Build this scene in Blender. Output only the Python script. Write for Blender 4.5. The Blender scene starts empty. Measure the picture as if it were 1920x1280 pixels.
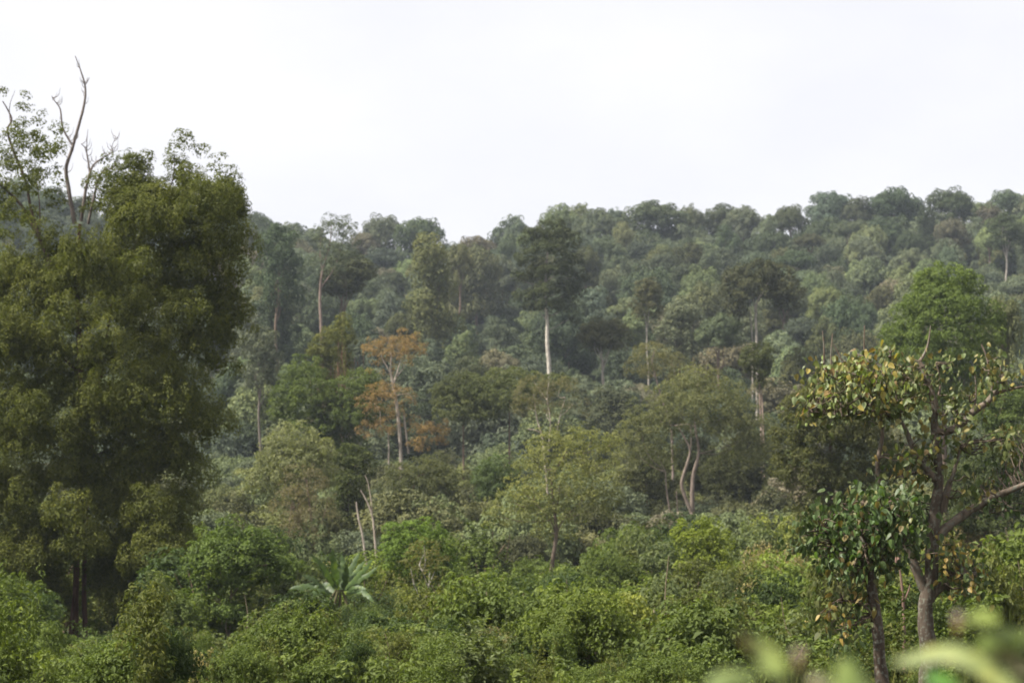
import bpy, math
import numpy as np

# ------------------------------------------------------------------ camera, sky, sun
scene = bpy.context.scene
C = scene.collection
F = 4533.0                    # focal length in pixels of the 1920 wide photograph (85 mm lens)
HOR = 900.0                   # row of the horizon
PITCH = math.atan((HOR - 640) / F)
CAMZ = 20.0
cam_d = bpy.data.cameras.new('camera')
cam_d.lens, cam_d.sensor_width = 85.0, 36.0
cam_d.clip_start, cam_d.clip_end = 0.1, 5000
cam_d.dof.use_dof = True
cam_d.dof.focus_distance = 27.0
cam_d.dof.aperture_fstop = 4.0
cam = bpy.data.objects.new('camera', cam_d)
C.objects.link(cam)
cam.location = (0, 0, CAMZ)
cam.rotation_euler = (math.pi / 2 + PITCH, 0, 0)
scene.camera = cam

SUN_EL, SUN_AZ = math.radians(53), math.radians(-106)   # azimuth from +Y (view direction), clockwise
world = bpy.data.worlds.new('World')
scene.world = world
world.use_nodes = True
wn, wl = world.node_tree.nodes, world.node_tree.links
wn.clear()
wout = wn.new('ShaderNodeOutputWorld')
bg = wn.new('ShaderNodeBackground')
bg.inputs['Strength'].default_value = 0.1
sky = wn.new('ShaderNodeTexSky')
sky.sky_type = 'NISHITA'
sky.sun_disc = False
sky.sun_elevation = SUN_EL
sky.sun_rotation = SUN_AZ
tc = wn.new('ShaderNodeTexCoord')
mp = wn.new('ShaderNodeMapping')
mp.inputs['Scale'].default_value = (1.0, 1.0, 2.2)
nz = wn.new('ShaderNodeTexNoise')
nz.inputs['Scale'].default_value = 5.5
nz.inputs['Detail'].default_value = 7
nz.inputs['Roughness'].default_value = 0.5
rp = wn.new('ShaderNodeValToRGB')
rp.color_ramp.elements[0].position = 0.36
rp.color_ramp.elements[0].color = (3.92, 3.90, 4.12, 1)      # thin lavender-white cloud
rp.color_ramp.elements[1].position = 0.60
rp.color_ramp.elements[1].color = (4.25, 4.21, 4.34, 1)       # thick white cloud
mx = wn.new('ShaderNodeMix')
mx.data_type = 'RGBA'
mx.inputs['Factor'].default_value = 0.965
wl.new(tc.outputs['Generated'], mp.inputs['Vector'])
wl.new(mp.outputs['Vector'], nz.inputs['Vector'])
wl.new(nz.outputs['Fac'], rp.inputs['Fac'])
wl.new(sky.outputs['Color'], mx.inputs['A'])
wl.new(rp.outputs['Color'], mx.inputs['B'])
wl.new(mx.outputs['Result'], bg.inputs['Color'])
wl.new(bg.outputs['Background'], wout.inputs['Surface'])

sun_d = bpy.data.lights.new('sun', 'SUN')
sun_d.energy = 5.0
sun_d.angle = math.radians(3.0)
sun_d.color = (1.0, 0.95, 0.86)
sun = bpy.data.objects.new('sun', sun_d)
C.objects.link(sun)
from mathutils import Vector, Matrix
sdir = Vector((math.sin(SUN_AZ) * math.cos(SUN_EL), math.cos(SUN_AZ) * math.cos(SUN_EL), math.sin(SUN_EL)))
sun.rotation_euler = sdir.to_track_quat('Z', 'Y').to_euler()
sun.location = (-60, -60, 160)

vs = scene.view_settings
vs.view_transform, vs.look, vs.exposure, vs.gamma = 'Standard', 'None', 1.25, 1.0
vs.use_curve_mapping = False
scene.cycles.max_bounces = 6
scene.cycles.diffuse_bounces = 3
scene.cycles.transmission_bounces = 3
scene.cycles.volume_bounces = 1
scene.cycles.caustics_reflective = False
scene.cycles.caustics_refractive = False
scene.cycles.filter_width = 1.6

# ------------------------------------------------------------------ helpers
R = np.random.default_rng(7)

def at(px, py, d):
    """World point on the line of sight of photograph pixel (px, py), d metres ahead."""
    x, z = (px - 960) / F, (640 - py) / F
    cy, sy = math.cos(PITCH), math.sin(PITCH)
    fy, fz = cy - z * sy, sy + z * cy
    k = d / fy
    return np.array((x * k, d, CAMZ + fz * k))

def wx(px, d):
    return (px - 960) / F * d

def proj(x, y, z):
    cy, sy = math.cos(PITCH), math.sin(PITCH)
    dy, dz = y * cy + (z - CAMZ) * sy, -y * sy + (z - CAMZ) * cy
    return 960 + x / dy * F, 640 - dz / dy * F

_cx = np.array([-400, -160, -84, -51, -18, -5, 15, 43, 81, 99, 139, 159, 300, 500.])
_cz = np.array([74, 74, 73, 60, 57, 61, 66, 67, 64, 69, 71, 71, 72, 70.])
_vd = np.array([-40, 0, 6, 20, 40, 60, 80, 120, 170, 220, 280, 340, 1200.])
_vz = np.array([-1.9, -1.9, -2.0, -2.6, -3.8, -5.0, -6.4, -8.0, -8.2, -7.0, -4.5, -2.0, -2.0])

def ground(x, y):
    v = np.interp(y, _vd, _vz)
    crest = np.interp(x, _cx, _cz)
    t = np.clip((np.asarray(y, float) - 330) / 420, 0, 1)
    t = t * (0.82 + 0.18 * t)
    far = np.clip((np.asarray(y, float) - 770) / 300, 0, 1)
    bump = 1.2 * np.sin(x * 0.043 + 1.3) * np.sin(y * 0.031) * t + 0.25 * np.sin(x * .31) * np.cos(y * .22)
    return CAMZ + v * (1 - t) + crest * t * (1 - 0.25 * far) + bump * np.clip(np.asarray(y, float) / 40, 0, 1)

def norm(a):
    return a / np.maximum(np.linalg.norm(a, axis=-1, keepdims=True), 1e-9)

# open sight lines of the photograph: between these columns nothing nearer than d rises above the row
OPEN = [(118, 186, 114, 1192), (575, 700, 95, 1122), (1380, 1490, 105, 1110), (655, 720, 167, 1046), (1015, 1060, 164, 1068), (1235, 1330, 232, 968), (715, 775, 256, 866), (408, 444, 103, 1205), (780, 812, 111, 1160), (1010, 1040, 398, 706), (590, 612, 420, 625), (1408, 1442, 272, 808)]
def cap_height(px, d, h, half=0.0):
    for a, b, dm, row in OPEN:
        if d < dm and px + half > a and px - half < b:
            h = min(h, max(.35, at(px, row, d)[2] - float(ground(wx(px, d), d))))
    return h

def rdirs(n, rng):
    return norm(rng.normal(size=(n, 3)))

class MB:
    """Collects numpy vertex / triangle / quad blocks and links them as one mesh object."""
    def __init__(s):
        s.v, s.t, s.q, s.ct, s.cq, s.n = [], [], [], [], [], 0
    def tris(s, v, f, tint):
        s.v.append(v); s.t.append(f + s.n); s.ct.append(tint); s.n += len(v)
    def quads(s, v, f, tint):
        s.v.append(v); s.q.append(f + s.n); s.cq.append(tint); s.n += len(v)
    def mesh(s, name, mat, smooth=False):
        v = np.concatenate(s.v).astype(np.float32)
        T = np.concatenate(s.t) if s.t else np.zeros((0, 3), int)
        Q = np.concatenate(s.q) if s.q else np.zeros((0, 4), int)
        tint = np.concatenate(s.ct + s.cq).astype(np.float32)
        me = bpy.data.meshes.new(name)
        me.vertices.add(len(v)); me.vertices.foreach_set('co', v.ravel())
        me.loops.add(T.size + Q.size)
        me.loops.foreach_set('vertex_index', np.concatenate([T.ravel(), Q.ravel()]).astype(np.int32))
        me.polygons.add(len(T) + len(Q))
        tot = np.concatenate([np.full(len(T), 3), np.full(len(Q), 4)]).astype(np.int32)
        st = np.concatenate([[0], np.cumsum(tot)[:-1]]).astype(np.int32)
        me.polygons.foreach_set('loop_start', st)
        at_ = me.attributes.new('tint', 'FLOAT', 'FACE')
        at_.data.foreach_set('value', tint)
        me.materials.append(mat)
        me.update(calc_edges=True)
        me.polygons.foreach_set('use_smooth', np.full(len(tot), smooth))
        return me

def leaves(mb, P, N, L, rng, wide=0.5, droop=0.35, tint=None, fold=0.12):
    """Folded rhombic leaves at P facing N."""
    n = len(P)
    L = np.broadcast_to(L, (n,))[:, None] * rng.uniform(0.65, 1.25, (n, 1))
    a = rdirs(n, rng) + np.array((0, 0, -droop))
    a = norm(a - (a * N).sum(1, keepdims=True) * N)
    b = np.cross(N, a)
    W = L * wide
    v = np.stack([P - a * L * .5, P + b * W * .5 - a * L * .08 + N * L * fold, P + a * L * .5 - N * L * fold * .6,
                  P - b * W * .5 - a * L * .08 + N * L * fold], 1).reshape(-1, 3)
    i = np.arange(n)[:, None] * 4
    f = np.concatenate([i + np.array([[0, 2, 1]]), i + np.array([[0, 3, 2]])], 1).reshape(-1, 3)
    if tint is None:
        tint = rng.uniform(0, 1, n)
    mb.tris(v, f, np.repeat(np.clip(tint, 0, 1), 2))

def tube(mb, pts, rad, sides=7, rng=R, rough=0.1):
    pts = np.asarray(pts, float); k = len(pts)
    rad = np.interp(np.linspace(0, 1, k), np.linspace(0, 1, len(rad)), rad)
    tan = norm(np.gradient(pts, axis=0))
    ref = np.array((0.31, 0.9, 0.17)); ref /= np.linalg.norm(ref)
    u = norm(np.cross(tan, ref)); w = np.cross(tan, u)
    ang = np.linspace(0, 2 * math.pi, sides, endpoint=False)
    rr = rad[:, None] * (1 + rough * rng.uniform(-1, 1, (k, sides)))
    v = pts[:, None] + rr[..., None] * (np.cos(ang)[None, :, None] * u[:, None] + np.sin(ang)[None, :, None] * w[:, None])
    i, j = np.meshgrid(np.arange(k - 1), np.arange(sides), indexing='ij')
    j2 = (j + 1) % sides
    f = np.stack([i * sides + j, i * sides + j2, (i + 1) * sides + j2, (i + 1) * sides + j], -1).reshape(-1, 4)
    mb.quads(v.reshape(-1, 3), f, np.full(len(f), .5))

def spline(pts, n=4):
    """Catmull-Rom through pts, n points per span."""
    p = np.asarray(pts, float)
    e = np.vstack([2 * p[0] - p[1], p, 2 * p[-1] - p[-2]])
    out = []
    for i in range(1, len(e) - 2):
        for t in np.linspace(0, 1, n, endpoint=False):
            a, b, c, d = e[i - 1], e[i], e[i + 1], e[i + 2]
            out.append(.5 * (2 * b + (c - a) * t + (2 * a - 5 * b + 4 * c - d) * t * t + (3 * b - a - 3 * c + d) * t ** 3))
    out.append(p[-1])
    return np.array(out)

def wob(a, b, rng, amp=.1, n=6):
    """A wandering line from a to b."""
    a, b = np.asarray(a, float), np.asarray(b, float)
    t = np.linspace(0, 1, n)[:, None]
    j = rng.normal(size=(n, 3)) * amp * np.linalg.norm(b - a) * np.sin(t * math.pi)
    return spline(a + (b - a) * t + j, 3)

LEAF_GAIN = np.array((1.55, 1.50, 1.30))   # leaf colours below are noted for the canopy; single leaves are lighter

def link(name, me, parent=None, color=None, loc=(0, 0, 0), scale=None, rz=0.0):
    o = bpy.data.objects.new(name, me)
    C.objects.link(o)
    o.location = loc
    o.rotation_euler = (0, 0, rz)
    if scale is not None:
        o.scale = scale
    if color is not None:
        if name in ('crown', 'foliage', 'undergrowth', 'understory', 'grass') and color[0] < .9:
            color = np.array(color) * LEAF_GAIN
        o.color = (*color, 1)
    if parent is not None:
        o.parent = parent
    return o

def thing(name, label, cat, loc, group=None):
    o = bpy.data.objects.new(name, None)
    C.objects.link(o)
    o.empty_display_size = .5
    o.location = loc
    o['label'], o['category'] = label, cat
    if group:
        o['group'] = group
    return o

# ------------------------------------------------------------------ materials
def nodes(name):
    m = bpy.data.materials.new(name)
    m.use_nodes = True
    n, l = m.node_tree.nodes, m.node_tree.links
    n.clear()
    return m, n, l, n.new('ShaderNodeOutputMaterial')

def foliage_mat(name, warm=(1.5, 1.25, 0.75), spec=0.25, trans=0.3, rough=0.5, lo=0.62, hi=1.5):
    m, n, l, out = nodes(name)
    oi = n.new('ShaderNodeObjectInfo')
    at_ = n.new('ShaderNodeAttribute'); at_.attribute_name = 'tint'
    rmp = n.new('ShaderNodeValToRGB')
    e = rmp.color_ramp.elements
    e[0].color = (lo * .9, lo, lo * .95, 1); e[0].position = 0
    e[1].color = (warm[0] * hi / 1.5, warm[1] * hi / 1.5, warm[2] * hi / 1.5, 1); e[1].position = 1
    mid = e.new(0.55); mid.color = (1, 1, 1, 1)
    mul = n.new('ShaderNodeMix'); mul.data_type = 'RGBA'; mul.blend_type = 'MULTIPLY'; mul.inputs['Factor'].default_value = 1
    mul.clamp_result = False
    l.new(at_.outputs['Fac'], rmp.inputs['Fac'])
    l.new(oi.outputs['Color'], mul.inputs['A']); l.new(rmp.outputs['Color'], mul.inputs['B'])
    p = n.new('ShaderNodeBsdfPrincipled')
    p.inputs['Roughness'].default_value = rough
    p.inputs['Specular IOR Level'].default_value = spec
    l.new(mul.outputs['Result'], p.inputs['Base Color'])
    t = n.new('ShaderNodeBsdfTranslucent')
    tm = n.new('ShaderNodeMix'); tm.data_type = 'RGBA'; tm.blend_type = 'MULTIPLY'; tm.inputs['Factor'].default_value = 1
    tm.clamp_result = False
    tm.inputs['B'].default_value = (1.5, 1.6, 0.7, 1)
    l.new(mul.outputs['Result'], tm.inputs['A']); l.new(tm.outputs['Result'], t.inputs['Color'])
    ms = n.new('ShaderNodeMixShader'); ms.inputs['Fac'].default_value = trans
    l.new(p.outputs[0], ms.inputs[1]); l.new(t.outputs[0], ms.inputs[2]); l.new(ms.outputs[0], out.inputs['Surface'])
    return m

def bark_mat(name, sc=6.0, lichen=0.0):
    m, n, l, out = nodes(name)
    oi = n.new('ShaderNodeObjectInfo')
    tcn = n.new('ShaderNodeTexCoord')
    mpn = n.new('ShaderNodeMapping'); mpn.inputs['Scale'].default_value = (1, 1, .25)
    nn = n.new('ShaderNodeTexNoise'); nn.inputs['Scale'].default_value = sc; nn.inputs['Detail'].default_value = 8
    rmp = n.new('ShaderNodeValToRGB')
    e = rmp.color_ramp.elements
    e[0].position, e[0].color = .3, (.5, .48, .45, 1)
    e[1].position, e[1].color = .7, (1.35, 1.35, 1.35, 1)
    mul = n.new('ShaderNodeMix'); mul.data_type = 'RGBA'; mul.blend_type = 'MULTIPLY'; mul.inputs['Factor'].default_value = 1
    mul.clamp_result = False
    l.new(tcn.outputs['Object'], mpn.inputs['Vector']); l.new(mpn.outputs[0], nn.inputs['Vector'])
    l.new(nn.outputs['Fac'], rmp.inputs['Fac']); l.new(oi.outputs['Color'], mul.inputs['A']); l.new(rmp.outputs['Color'], mul.inputs['B'])
    col = mul.outputs['Result']
    if lichen:
        n2 = n.new('ShaderNodeTexNoise'); n2.inputs['Scale'].default_value = 17; n2.inputs['Detail'].default_value = 4
        r2 = n.new('ShaderNodeValToRGB'); r2.color_ramp.elements[0].position = .52; r2.color_ramp.elements[1].position = .62
        m2 = n.new('ShaderNodeMix'); m2.data_type = 'RGBA'; m2.inputs['B'].default_value = (.14, .14, .112, 1)
        sc2 = n.new('ShaderNodeMath'); sc2.operation = 'MULTIPLY'; sc2.inputs[1].default_value = lichen
        l.new(tcn.outputs['Object'], n2.inputs['Vector']); l.new(n2.outputs['Fac'], r2.inputs['Fac'])
        l.new(r2.outputs['Color'], sc2.inputs[0]); l.new(sc2.outputs[0], m2.inputs['Factor']); l.new(col, m2.inputs['A'])
        col = m2.outputs['Result']
    p = n.new('ShaderNodeBsdfPrincipled'); p.inputs['Roughness'].default_value = .85
    p.inputs['Specular IOR Level'].default_value = .2
    bp = n.new('ShaderNodeBump'); bp.inputs['Strength'].default_value = .6; bp.inputs['Distance'].default_value = .03
    l.new(nn.outputs['Fac'], bp.inputs['Height']); l.new(bp.outputs[0], p.inputs['Normal'])
    l.new(col, p.inputs['Base Color']); l.new(p.outputs[0], out.inputs['Surface'])
    return m

M_leaf = foliage_mat('foliage', spec=.12, rough=.6, warm=(1.34, 1.27, .8), lo=.52)
M_far = foliage_mat('far_foliage', spec=.1, rough=.6, trans=.12, lo=.6, hi=1.4, warm=(1.34, 1.24, .88))
M_big = foliage_mat('big_leaf', spec=.3, trans=.3, rough=.5, warm=(1.7, 1.45, .9))
M_bark = bark_mat('bark')
M_lichen = bark_mat('lichen_bark', 14, .8)

def ground_mat():
    m, n, l, out = nodes('forest_soil')
    g = n.new('ShaderNodeTexCoord')
    a = n.new('ShaderNodeTexNoise'); a.inputs['Scale'].default_value = .35; a.inputs['Detail'].default_value = 10
    r = n.new('ShaderNodeValToRGB')
    e = r.color_ramp.elements
    e[0].position, e[0].color = .35, (.010, .014, .006, 1)
    e[1].position, e[1].color = .7, (.042, .038, .018, 1)
    mid = e.new(.52); mid.color = (.019, .026, .009, 1)
    p = n.new('ShaderNodeBsdfPrincipled'); p.inputs['Roughness'].default_value = .95; p.inputs['Specular IOR Level'].default_value = .1
    l.new(g.outputs['Object'], a.inputs['Vector']); l.new(a.outputs['Fac'], r.inputs['Fac'])
    l.new(r.outputs['Color'], p.inputs['Base Color']); l.new(p.outputs[0], out.inputs['Surface'])
    return m

# ------------------------------------------------------------------ ground and haze
gx = np.concatenate([np.linspace(-420, -60, 40), np.linspace(-57, 57, 77), np.linspace(60, 420, 40)])
gy = np.concatenate([np.linspace(-40, 170, 106), np.linspace(174, 1100, 150)])
X, Y = np.meshgrid(gx, gy)
V = np.stack([X, Y, ground(X, Y)], -1).reshape(-1, 3)
ii, jj = np.meshgrid(np.arange(len(gy) - 1), np.arange(len(gx) - 1), indexing='ij')
nxg = len(gx)
Fq = np.stack([ii * nxg + jj, ii * nxg + jj + 1, (ii + 1) * nxg + jj + 1, (ii + 1) * nxg + jj], -1).reshape(-1, 4)
mb = MB(); mb.quads(V, Fq, np.full(len(Fq), .5))
g_o = link('ground', mb.mesh('ground', ground_mat(), True))
g_o['kind'] = 'structure'

hx0, hx1, hy0, hy1, hz0, hz1 = -425, 425, -45, 1105, CAMZ - 11, CAMZ + 116
hv = np.array([(x, y, z) for z in (hz0, hz1) for y in (hy0, hy1) for x in (hx0, hx1)], float)
hf = np.array([(0, 2, 3, 1), (4, 5, 7, 6), (0, 1, 5, 4), (2, 6, 7, 3), (0, 4, 6, 2), (1, 3, 7, 5)])
m, n, l, out = nodes('haze')
pv = n.new('ShaderNodeVolumePrincipled')
pv.inputs['Color'].default_value = (.76, .85, 1.0, 1)
pv.inputs['Density'].default_value = 0.00009
pv.inputs['Anisotropy'].default_value = 0.1
l.new(pv.outputs[0], out.inputs['Volume'])
mb = MB(); mb.quads(hv, hf, np.zeros(6))
hz = link('haze', mb.mesh('haze', m)); hz['kind'] = 'stuff'

# ------------------------------------------------------------------ crowns
def crown_mesh(lobes, leaf, rng, puff=.9, dens=1.0, wide=.55, droop=.35, up=.35, under=-.45, mat=None, name='crown',
               strands=(), gap=0.12, core=1.0, rag=.16, coh=False, flat=.8, twigs=0):
    """Leaf mass: lobes (x,y,z,rx,ry,rz) carry puffs on their skins, puffs carry leaves."""
    mb = MB()
    Ps, Ns, Ts, big = [], [], [], []
    for lb in lobes:
        c, r = np.array(lb[:3], float), np.array(lb[3:6], float)
        area = 4 * math.pi * ((r[0] * r[1]) ** 1.6 / 3 + 2 * (r[0] * r[2]) ** 1.6 / 3) ** (1 / 1.6)
        npf = max(4, int(area / (puff * puff * 2.0)))
        d = rdirs(npf * 2, rng)
        d = d[d[:, 2] > under][:npf]
        keep = rng.uniform(size=len(d)) > gap
        d = d[keep]
        pc = c + d * r * rng.uniform(.72, 1.0 + rag, (len(d), 1))
        pr = puff * rng.uniform(.55, 1.25, len(d))
        lt = rng.normal(0, .07)
        for k in range(len(d)):
            m_ = max(5, int(dens * 9.5 * pr[k] ** 2 / leaf ** 2))
            q = norm(rdirs(m_, rng) + d[k] * .55 + np.array((0, 0, .25)))
            rad = pr[k] * rng.uniform(.45, 1.08, (m_, 1)) ** (.25 if coh else .6)
            Ps.append(pc[k] + q * rad * np.array((1, 1, flat)))
            Ns.append(norm(q * (1.7 if coh else 1.05) + rdirs(m_, rng) * .42 + np.array((0, 0, up))))
            Ts.append(.48 + lt + rng.normal(0, .07) + rng.normal(0, .17, m_))
    if core:
        for lb in lobes:                    # large leaves added as inner occluder, tinted darker for interior shade
            c, r = np.array(lb[:3], float), np.array(lb[3:6], float)
            m_ = int(core * 9 * (r[0] * r[1] + 2 * r[0] * r[2]) / 3 / (leaf * 2.0) ** 2)
            q = rdirs(m_, rng)
            Ps.append(c + q * r * rng.uniform(.3, .85, (m_, 1)))
            Ns.append(norm(q + rdirs(m_, rng) * .6))
            Ts.append(.3 + rng.normal(0, .1, m_))
            big += [sum(len(p) for p in Ps[:-1]), m_]
    for s in strands:                       # hanging vines: (x, y, ztop, length, radius)
        m_ = int(s[3] * s[4] * 14 * dens / leaf ** 2 * .35)
        t = rng.uniform(0, 1, m_)
        a = rng.uniform(0, 2 * math.pi, m_)
        rr = s[4] * (1 - .55 * t) * rng.uniform(.5, 1.1, m_)
        Ps.append(np.stack([s[0] + rr * np.cos(a), s[1] + rr * np.sin(a), s[2] - t * s[3]], 1))
        Ns.append(norm(np.stack([np.cos(a), np.sin(a), np.full(m_, .3)], 1) + rdirs(m_, rng) * .5))
        Ts.append(.42 + rng.normal(0, .2, m_))
    P, N, T = np.concatenate(Ps), np.concatenate(Ns), np.concatenate(Ts)
    LL = np.full(len(P), leaf)
    for i in range(0, len(big), 2):
        LL[big[i]:big[i] + big[i + 1]] = leaf * 2.0
    leaves(mb, P, N, LL, rng, wide, droop, T)
    return mb.mesh(name, mat or M_leaf)

def lobes_dome(W, H, n, rng, sz=.3, skirt=0):
    out = []
    for k in range(n):
        a = k * 2.4 + rng.uniform(-.4, .4)
        f = math.sqrt((k + .4) / n)
        rr = f * W * .5 * .72
        z = H * (.28 + .46 * math.sqrt(max(0, 1 - f * f))) + rng.uniform(-.06, .06) * H
        s = W * sz * rng.uniform(.75, 1.2)
        out.append((rr * math.cos(a), rr * math.sin(a), z, s, s, s * .85))
    if skirt:
        for k in range(skirt):
            a = k * 6.28 / skirt + rng.uniform(-.4, .4)
            s = W * sz * rng.uniform(.6, 1.0)
            rr = W * .3 * rng.uniform(.6, 1.1)
            out.append((rr * math.cos(a), rr * math.sin(a), H * rng.uniform(.06, .3), s, s, s * .9))
    return out

def lobes_round(W, H, n, rng, sz=.24):
    out = []
    for k in range(n):
        d = rdirs(1, rng)[0]
        s = W * sz * rng.uniform(.7, 1.25)
        out.append((d[0] * W * .3, d[1] * W * .3, H * .5 + d[2] * H * .32, s, s, s * .8))
    return out

def lobes_lobed(W, H, n, rng, sz=.17):
    out = []
    for k in range(n):
        t = (k + .5) / n
        w = .25 + .75 * math.sin(math.pi * min(1, .2 + t * .82)) ** .8
        a = k * 2.4 + rng.uniform(-.6, .6)
        s = W * sz * rng.uniform(.8, 1.3)
        rr = W * .36 * w * rng.uniform(.55, 1.0)
        out.append((rr * math.cos(a), rr * math.sin(a), H * (.1 + .82 * t), s, s, s * .75))
    return out

def lobes_flat(W, H, n, rng, sz=.24):
    out = []
    for k in range(n):
        a = k * 2.4
        f = math.sqrt((k + .3) / n)
        s = W * sz * rng.uniform(.7, 1.2)
        out.append((f * W * .38 * math.cos(a), f * W * .38 * math.sin(a), H * (.62 - .25 * f * f) + rng.uniform(-.08, .08) * H, s, s, s * .5))
    return out

def lobes_column(W, H, n, rng, sz=.36):
    out = []
    for k in range(n):
        t = (k + .5) / n
        s = W * sz * rng.uniform(.8, 1.25) * (.75 + .4 * t)
        out.append((rng.normal(0, W * .14), rng.normal(0, W * .14), H * (.06 + .86 * t), s, s, s * .9))
    return out

CANON = dict(domed=(12, 9), rounded=(11, 10), lobed=(12, 14), spreading=(13, 7), vine=(9, 16), feathery=(11, 9))
FAR = {}
for shape in CANON:
    W, H = CANON[shape]
    FAR[shape] = []
    for k in range(4):
        rg = np.random.default_rng(100 + len(FAR) * 10 + k)
        if shape == 'domed':
            me = crown_mesh(lobes_dome(W, H, 12, rg, .20, 5), .50, rg, puff=1.2, dens=.8, mat=M_far, coh=True)
        elif shape == 'rounded':
            me = crown_mesh(lobes_round(W, H, 16, rg, .19), .50, rg, puff=1.15, dens=.8, mat=M_far, coh=True)
        elif shape == 'lobed':
            me = crown_mesh(lobes_lobed(W, H, 17, rg, .15), .46, rg, puff=1.05, dens=.8, mat=M_far, coh=True)
        elif shape == 'spreading':
            me = crown_mesh(lobes_flat(W, H, 13, rg, .2), .46, rg, puff=1.0, dens=.8, mat=M_far, coh=True)
        elif shape == 'vine':
            st = [(rg.normal(0, 2.0), rg.normal(0, 2.0), rg.uniform(5, 13), rg.uniform(5, 11), rg.uniform(.5, 1.1)) for _ in range(16)]
            me = crown_mesh(lobes_column(W, H, 10, rg, .27), .46, rg, puff=1.05, dens=.8, mat=M_far, coh=True, strands=st)
        else:
            me = crown_mesh(lobes_dome(W, H, 22, rg, .13, 5), .36, rg, puff=.7, dens=.5, mat=M_far, coh=True, gap=.25, core=0)
        FAR[shape].append(me)

def trunk_mesh(rng, h=10.0, r=.32, limbs=5, spread=2.6, rise=4.5, bend=.35, sides=7):
    """A trunk h metres tall that forks into limbs reaching up into the crown."""
    mb = MB()
    top = np.array((rng.normal(0, bend), rng.normal(0, bend), h))
    ax = wob((0, 0, -.6), top, rng, .02, 5)
    tube(mb, ax, [r * 1.35, r * 1.05, r * .85, r * .75], sides, rng)
    for k in range(limbs):
        a = k * 2.4 + rng.uniform(-.5, .5)
        base = ax[-1 - rng.integers(0, 3)]
        e = top + np.array((math.cos(a) * spread * rng.uniform(.5, 1.1), math.sin(a) * spread * rng.uniform(.5, 1.1), rise * rng.uniform(.5, 1.1)))
        tube(mb, wob(base, e, rng, .07, 4), [r * .5, r * .3, r * .1], 5, rng)
    return mb.mesh('trunk', M_bark, True)

TRUNKS = [trunk_mesh(np.random.default_rng(300 + k)) for k in range(5)]

LOOK = {'dark green': (.034, .048, .022), 'grey green': (.060, .075, .042), 'olive': (.066, .070, .026),
        'pale green': (.082, .104, .042), 'brownish': (.080, .073, .048), 'bluish green': (.046, .062, .040),
        'deep olive': (.042, .045, .018), 'yellow green': (.095, .105, .028)}
SHAPE_WORD = dict(domed='domed', rounded='round', lobed='many-lobed', spreading='flat-topped', vine='vine-draped', feathery='feathery')
PALE = (.30, .27, .23)
BROWN = (.13, .095, .07)

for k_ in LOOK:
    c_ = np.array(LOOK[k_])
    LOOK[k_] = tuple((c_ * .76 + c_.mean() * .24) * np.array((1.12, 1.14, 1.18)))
generic = []      # things that still need their label: (object, px, look, shape, band)

def band_of(d):
    return 'ridge crest' if d > 690 else 'upper slope' if d > 575 else 'middle slope' if d > 465 else 'lower slope' if d > 345 else 'valley floor'

def forest_tree(px, top, w, d, shape, look, hc=None, bark=BROWN, label=None, rt=None, name='forest_tree', bottom=None, seed=None):
    """A tree standing on the ground d metres ahead, its top at photograph row `top`, its crown w pixels wide."""
    rg = np.random.default_rng(int(abs(px) * 7 + d * 3 + (seed or 0)))
    x = wx(px, d)
    z0 = float(ground(x, d))
    zt = at(px, top, d)[2]
    H = max(4.0, zt - z0)
    Wm = w / F * d
    cw, ch = CANON[shape]
    if bottom is not None:
        hcm = zt - at(px, bottom, d)[2]
    else:
        hcm = hc if hc else min(H * .95, Wm * ch / cw * rg.uniform(1.25, 1.7))
    root = thing(name, label or '', 'tree', (x, d, z0), 'trees of the forested hill' if d > 340 else 'trees of the valley')
    col = np.array(LOOK[look]) * rg.uniform(.72, 1.38) * np.array((rg.uniform(.93, 1.07), 1, rg.uniform(.9, 1.1)))
    me = FAR[shape][rg.integers(0, 4)]
    # the canonical crowns reach from about 0.05 to 1.0 of their height
    link('crown', me, root, col, (0, 0, H - hcm * 1.0), (Wm / cw, Wm / cw, hcm / ch), rg.uniform(0, 6.28))
    th = max(1.2, min(H - hcm * .75, (H - .3 * hcm) / 1.45))
    r = (rt if rt else .16 + Wm * .014)
    link('trunk', TRUNKS[rg.integers(0, 5)], root, bark, (0, 0, 0), (r / .32, r / .32, th / 10.0), rg.uniform(0, 6.28))
    if label is None:
        generic.append((root, px, look, SHAPE_WORD[shape], band_of(d), 'tree'))
    return root

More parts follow.
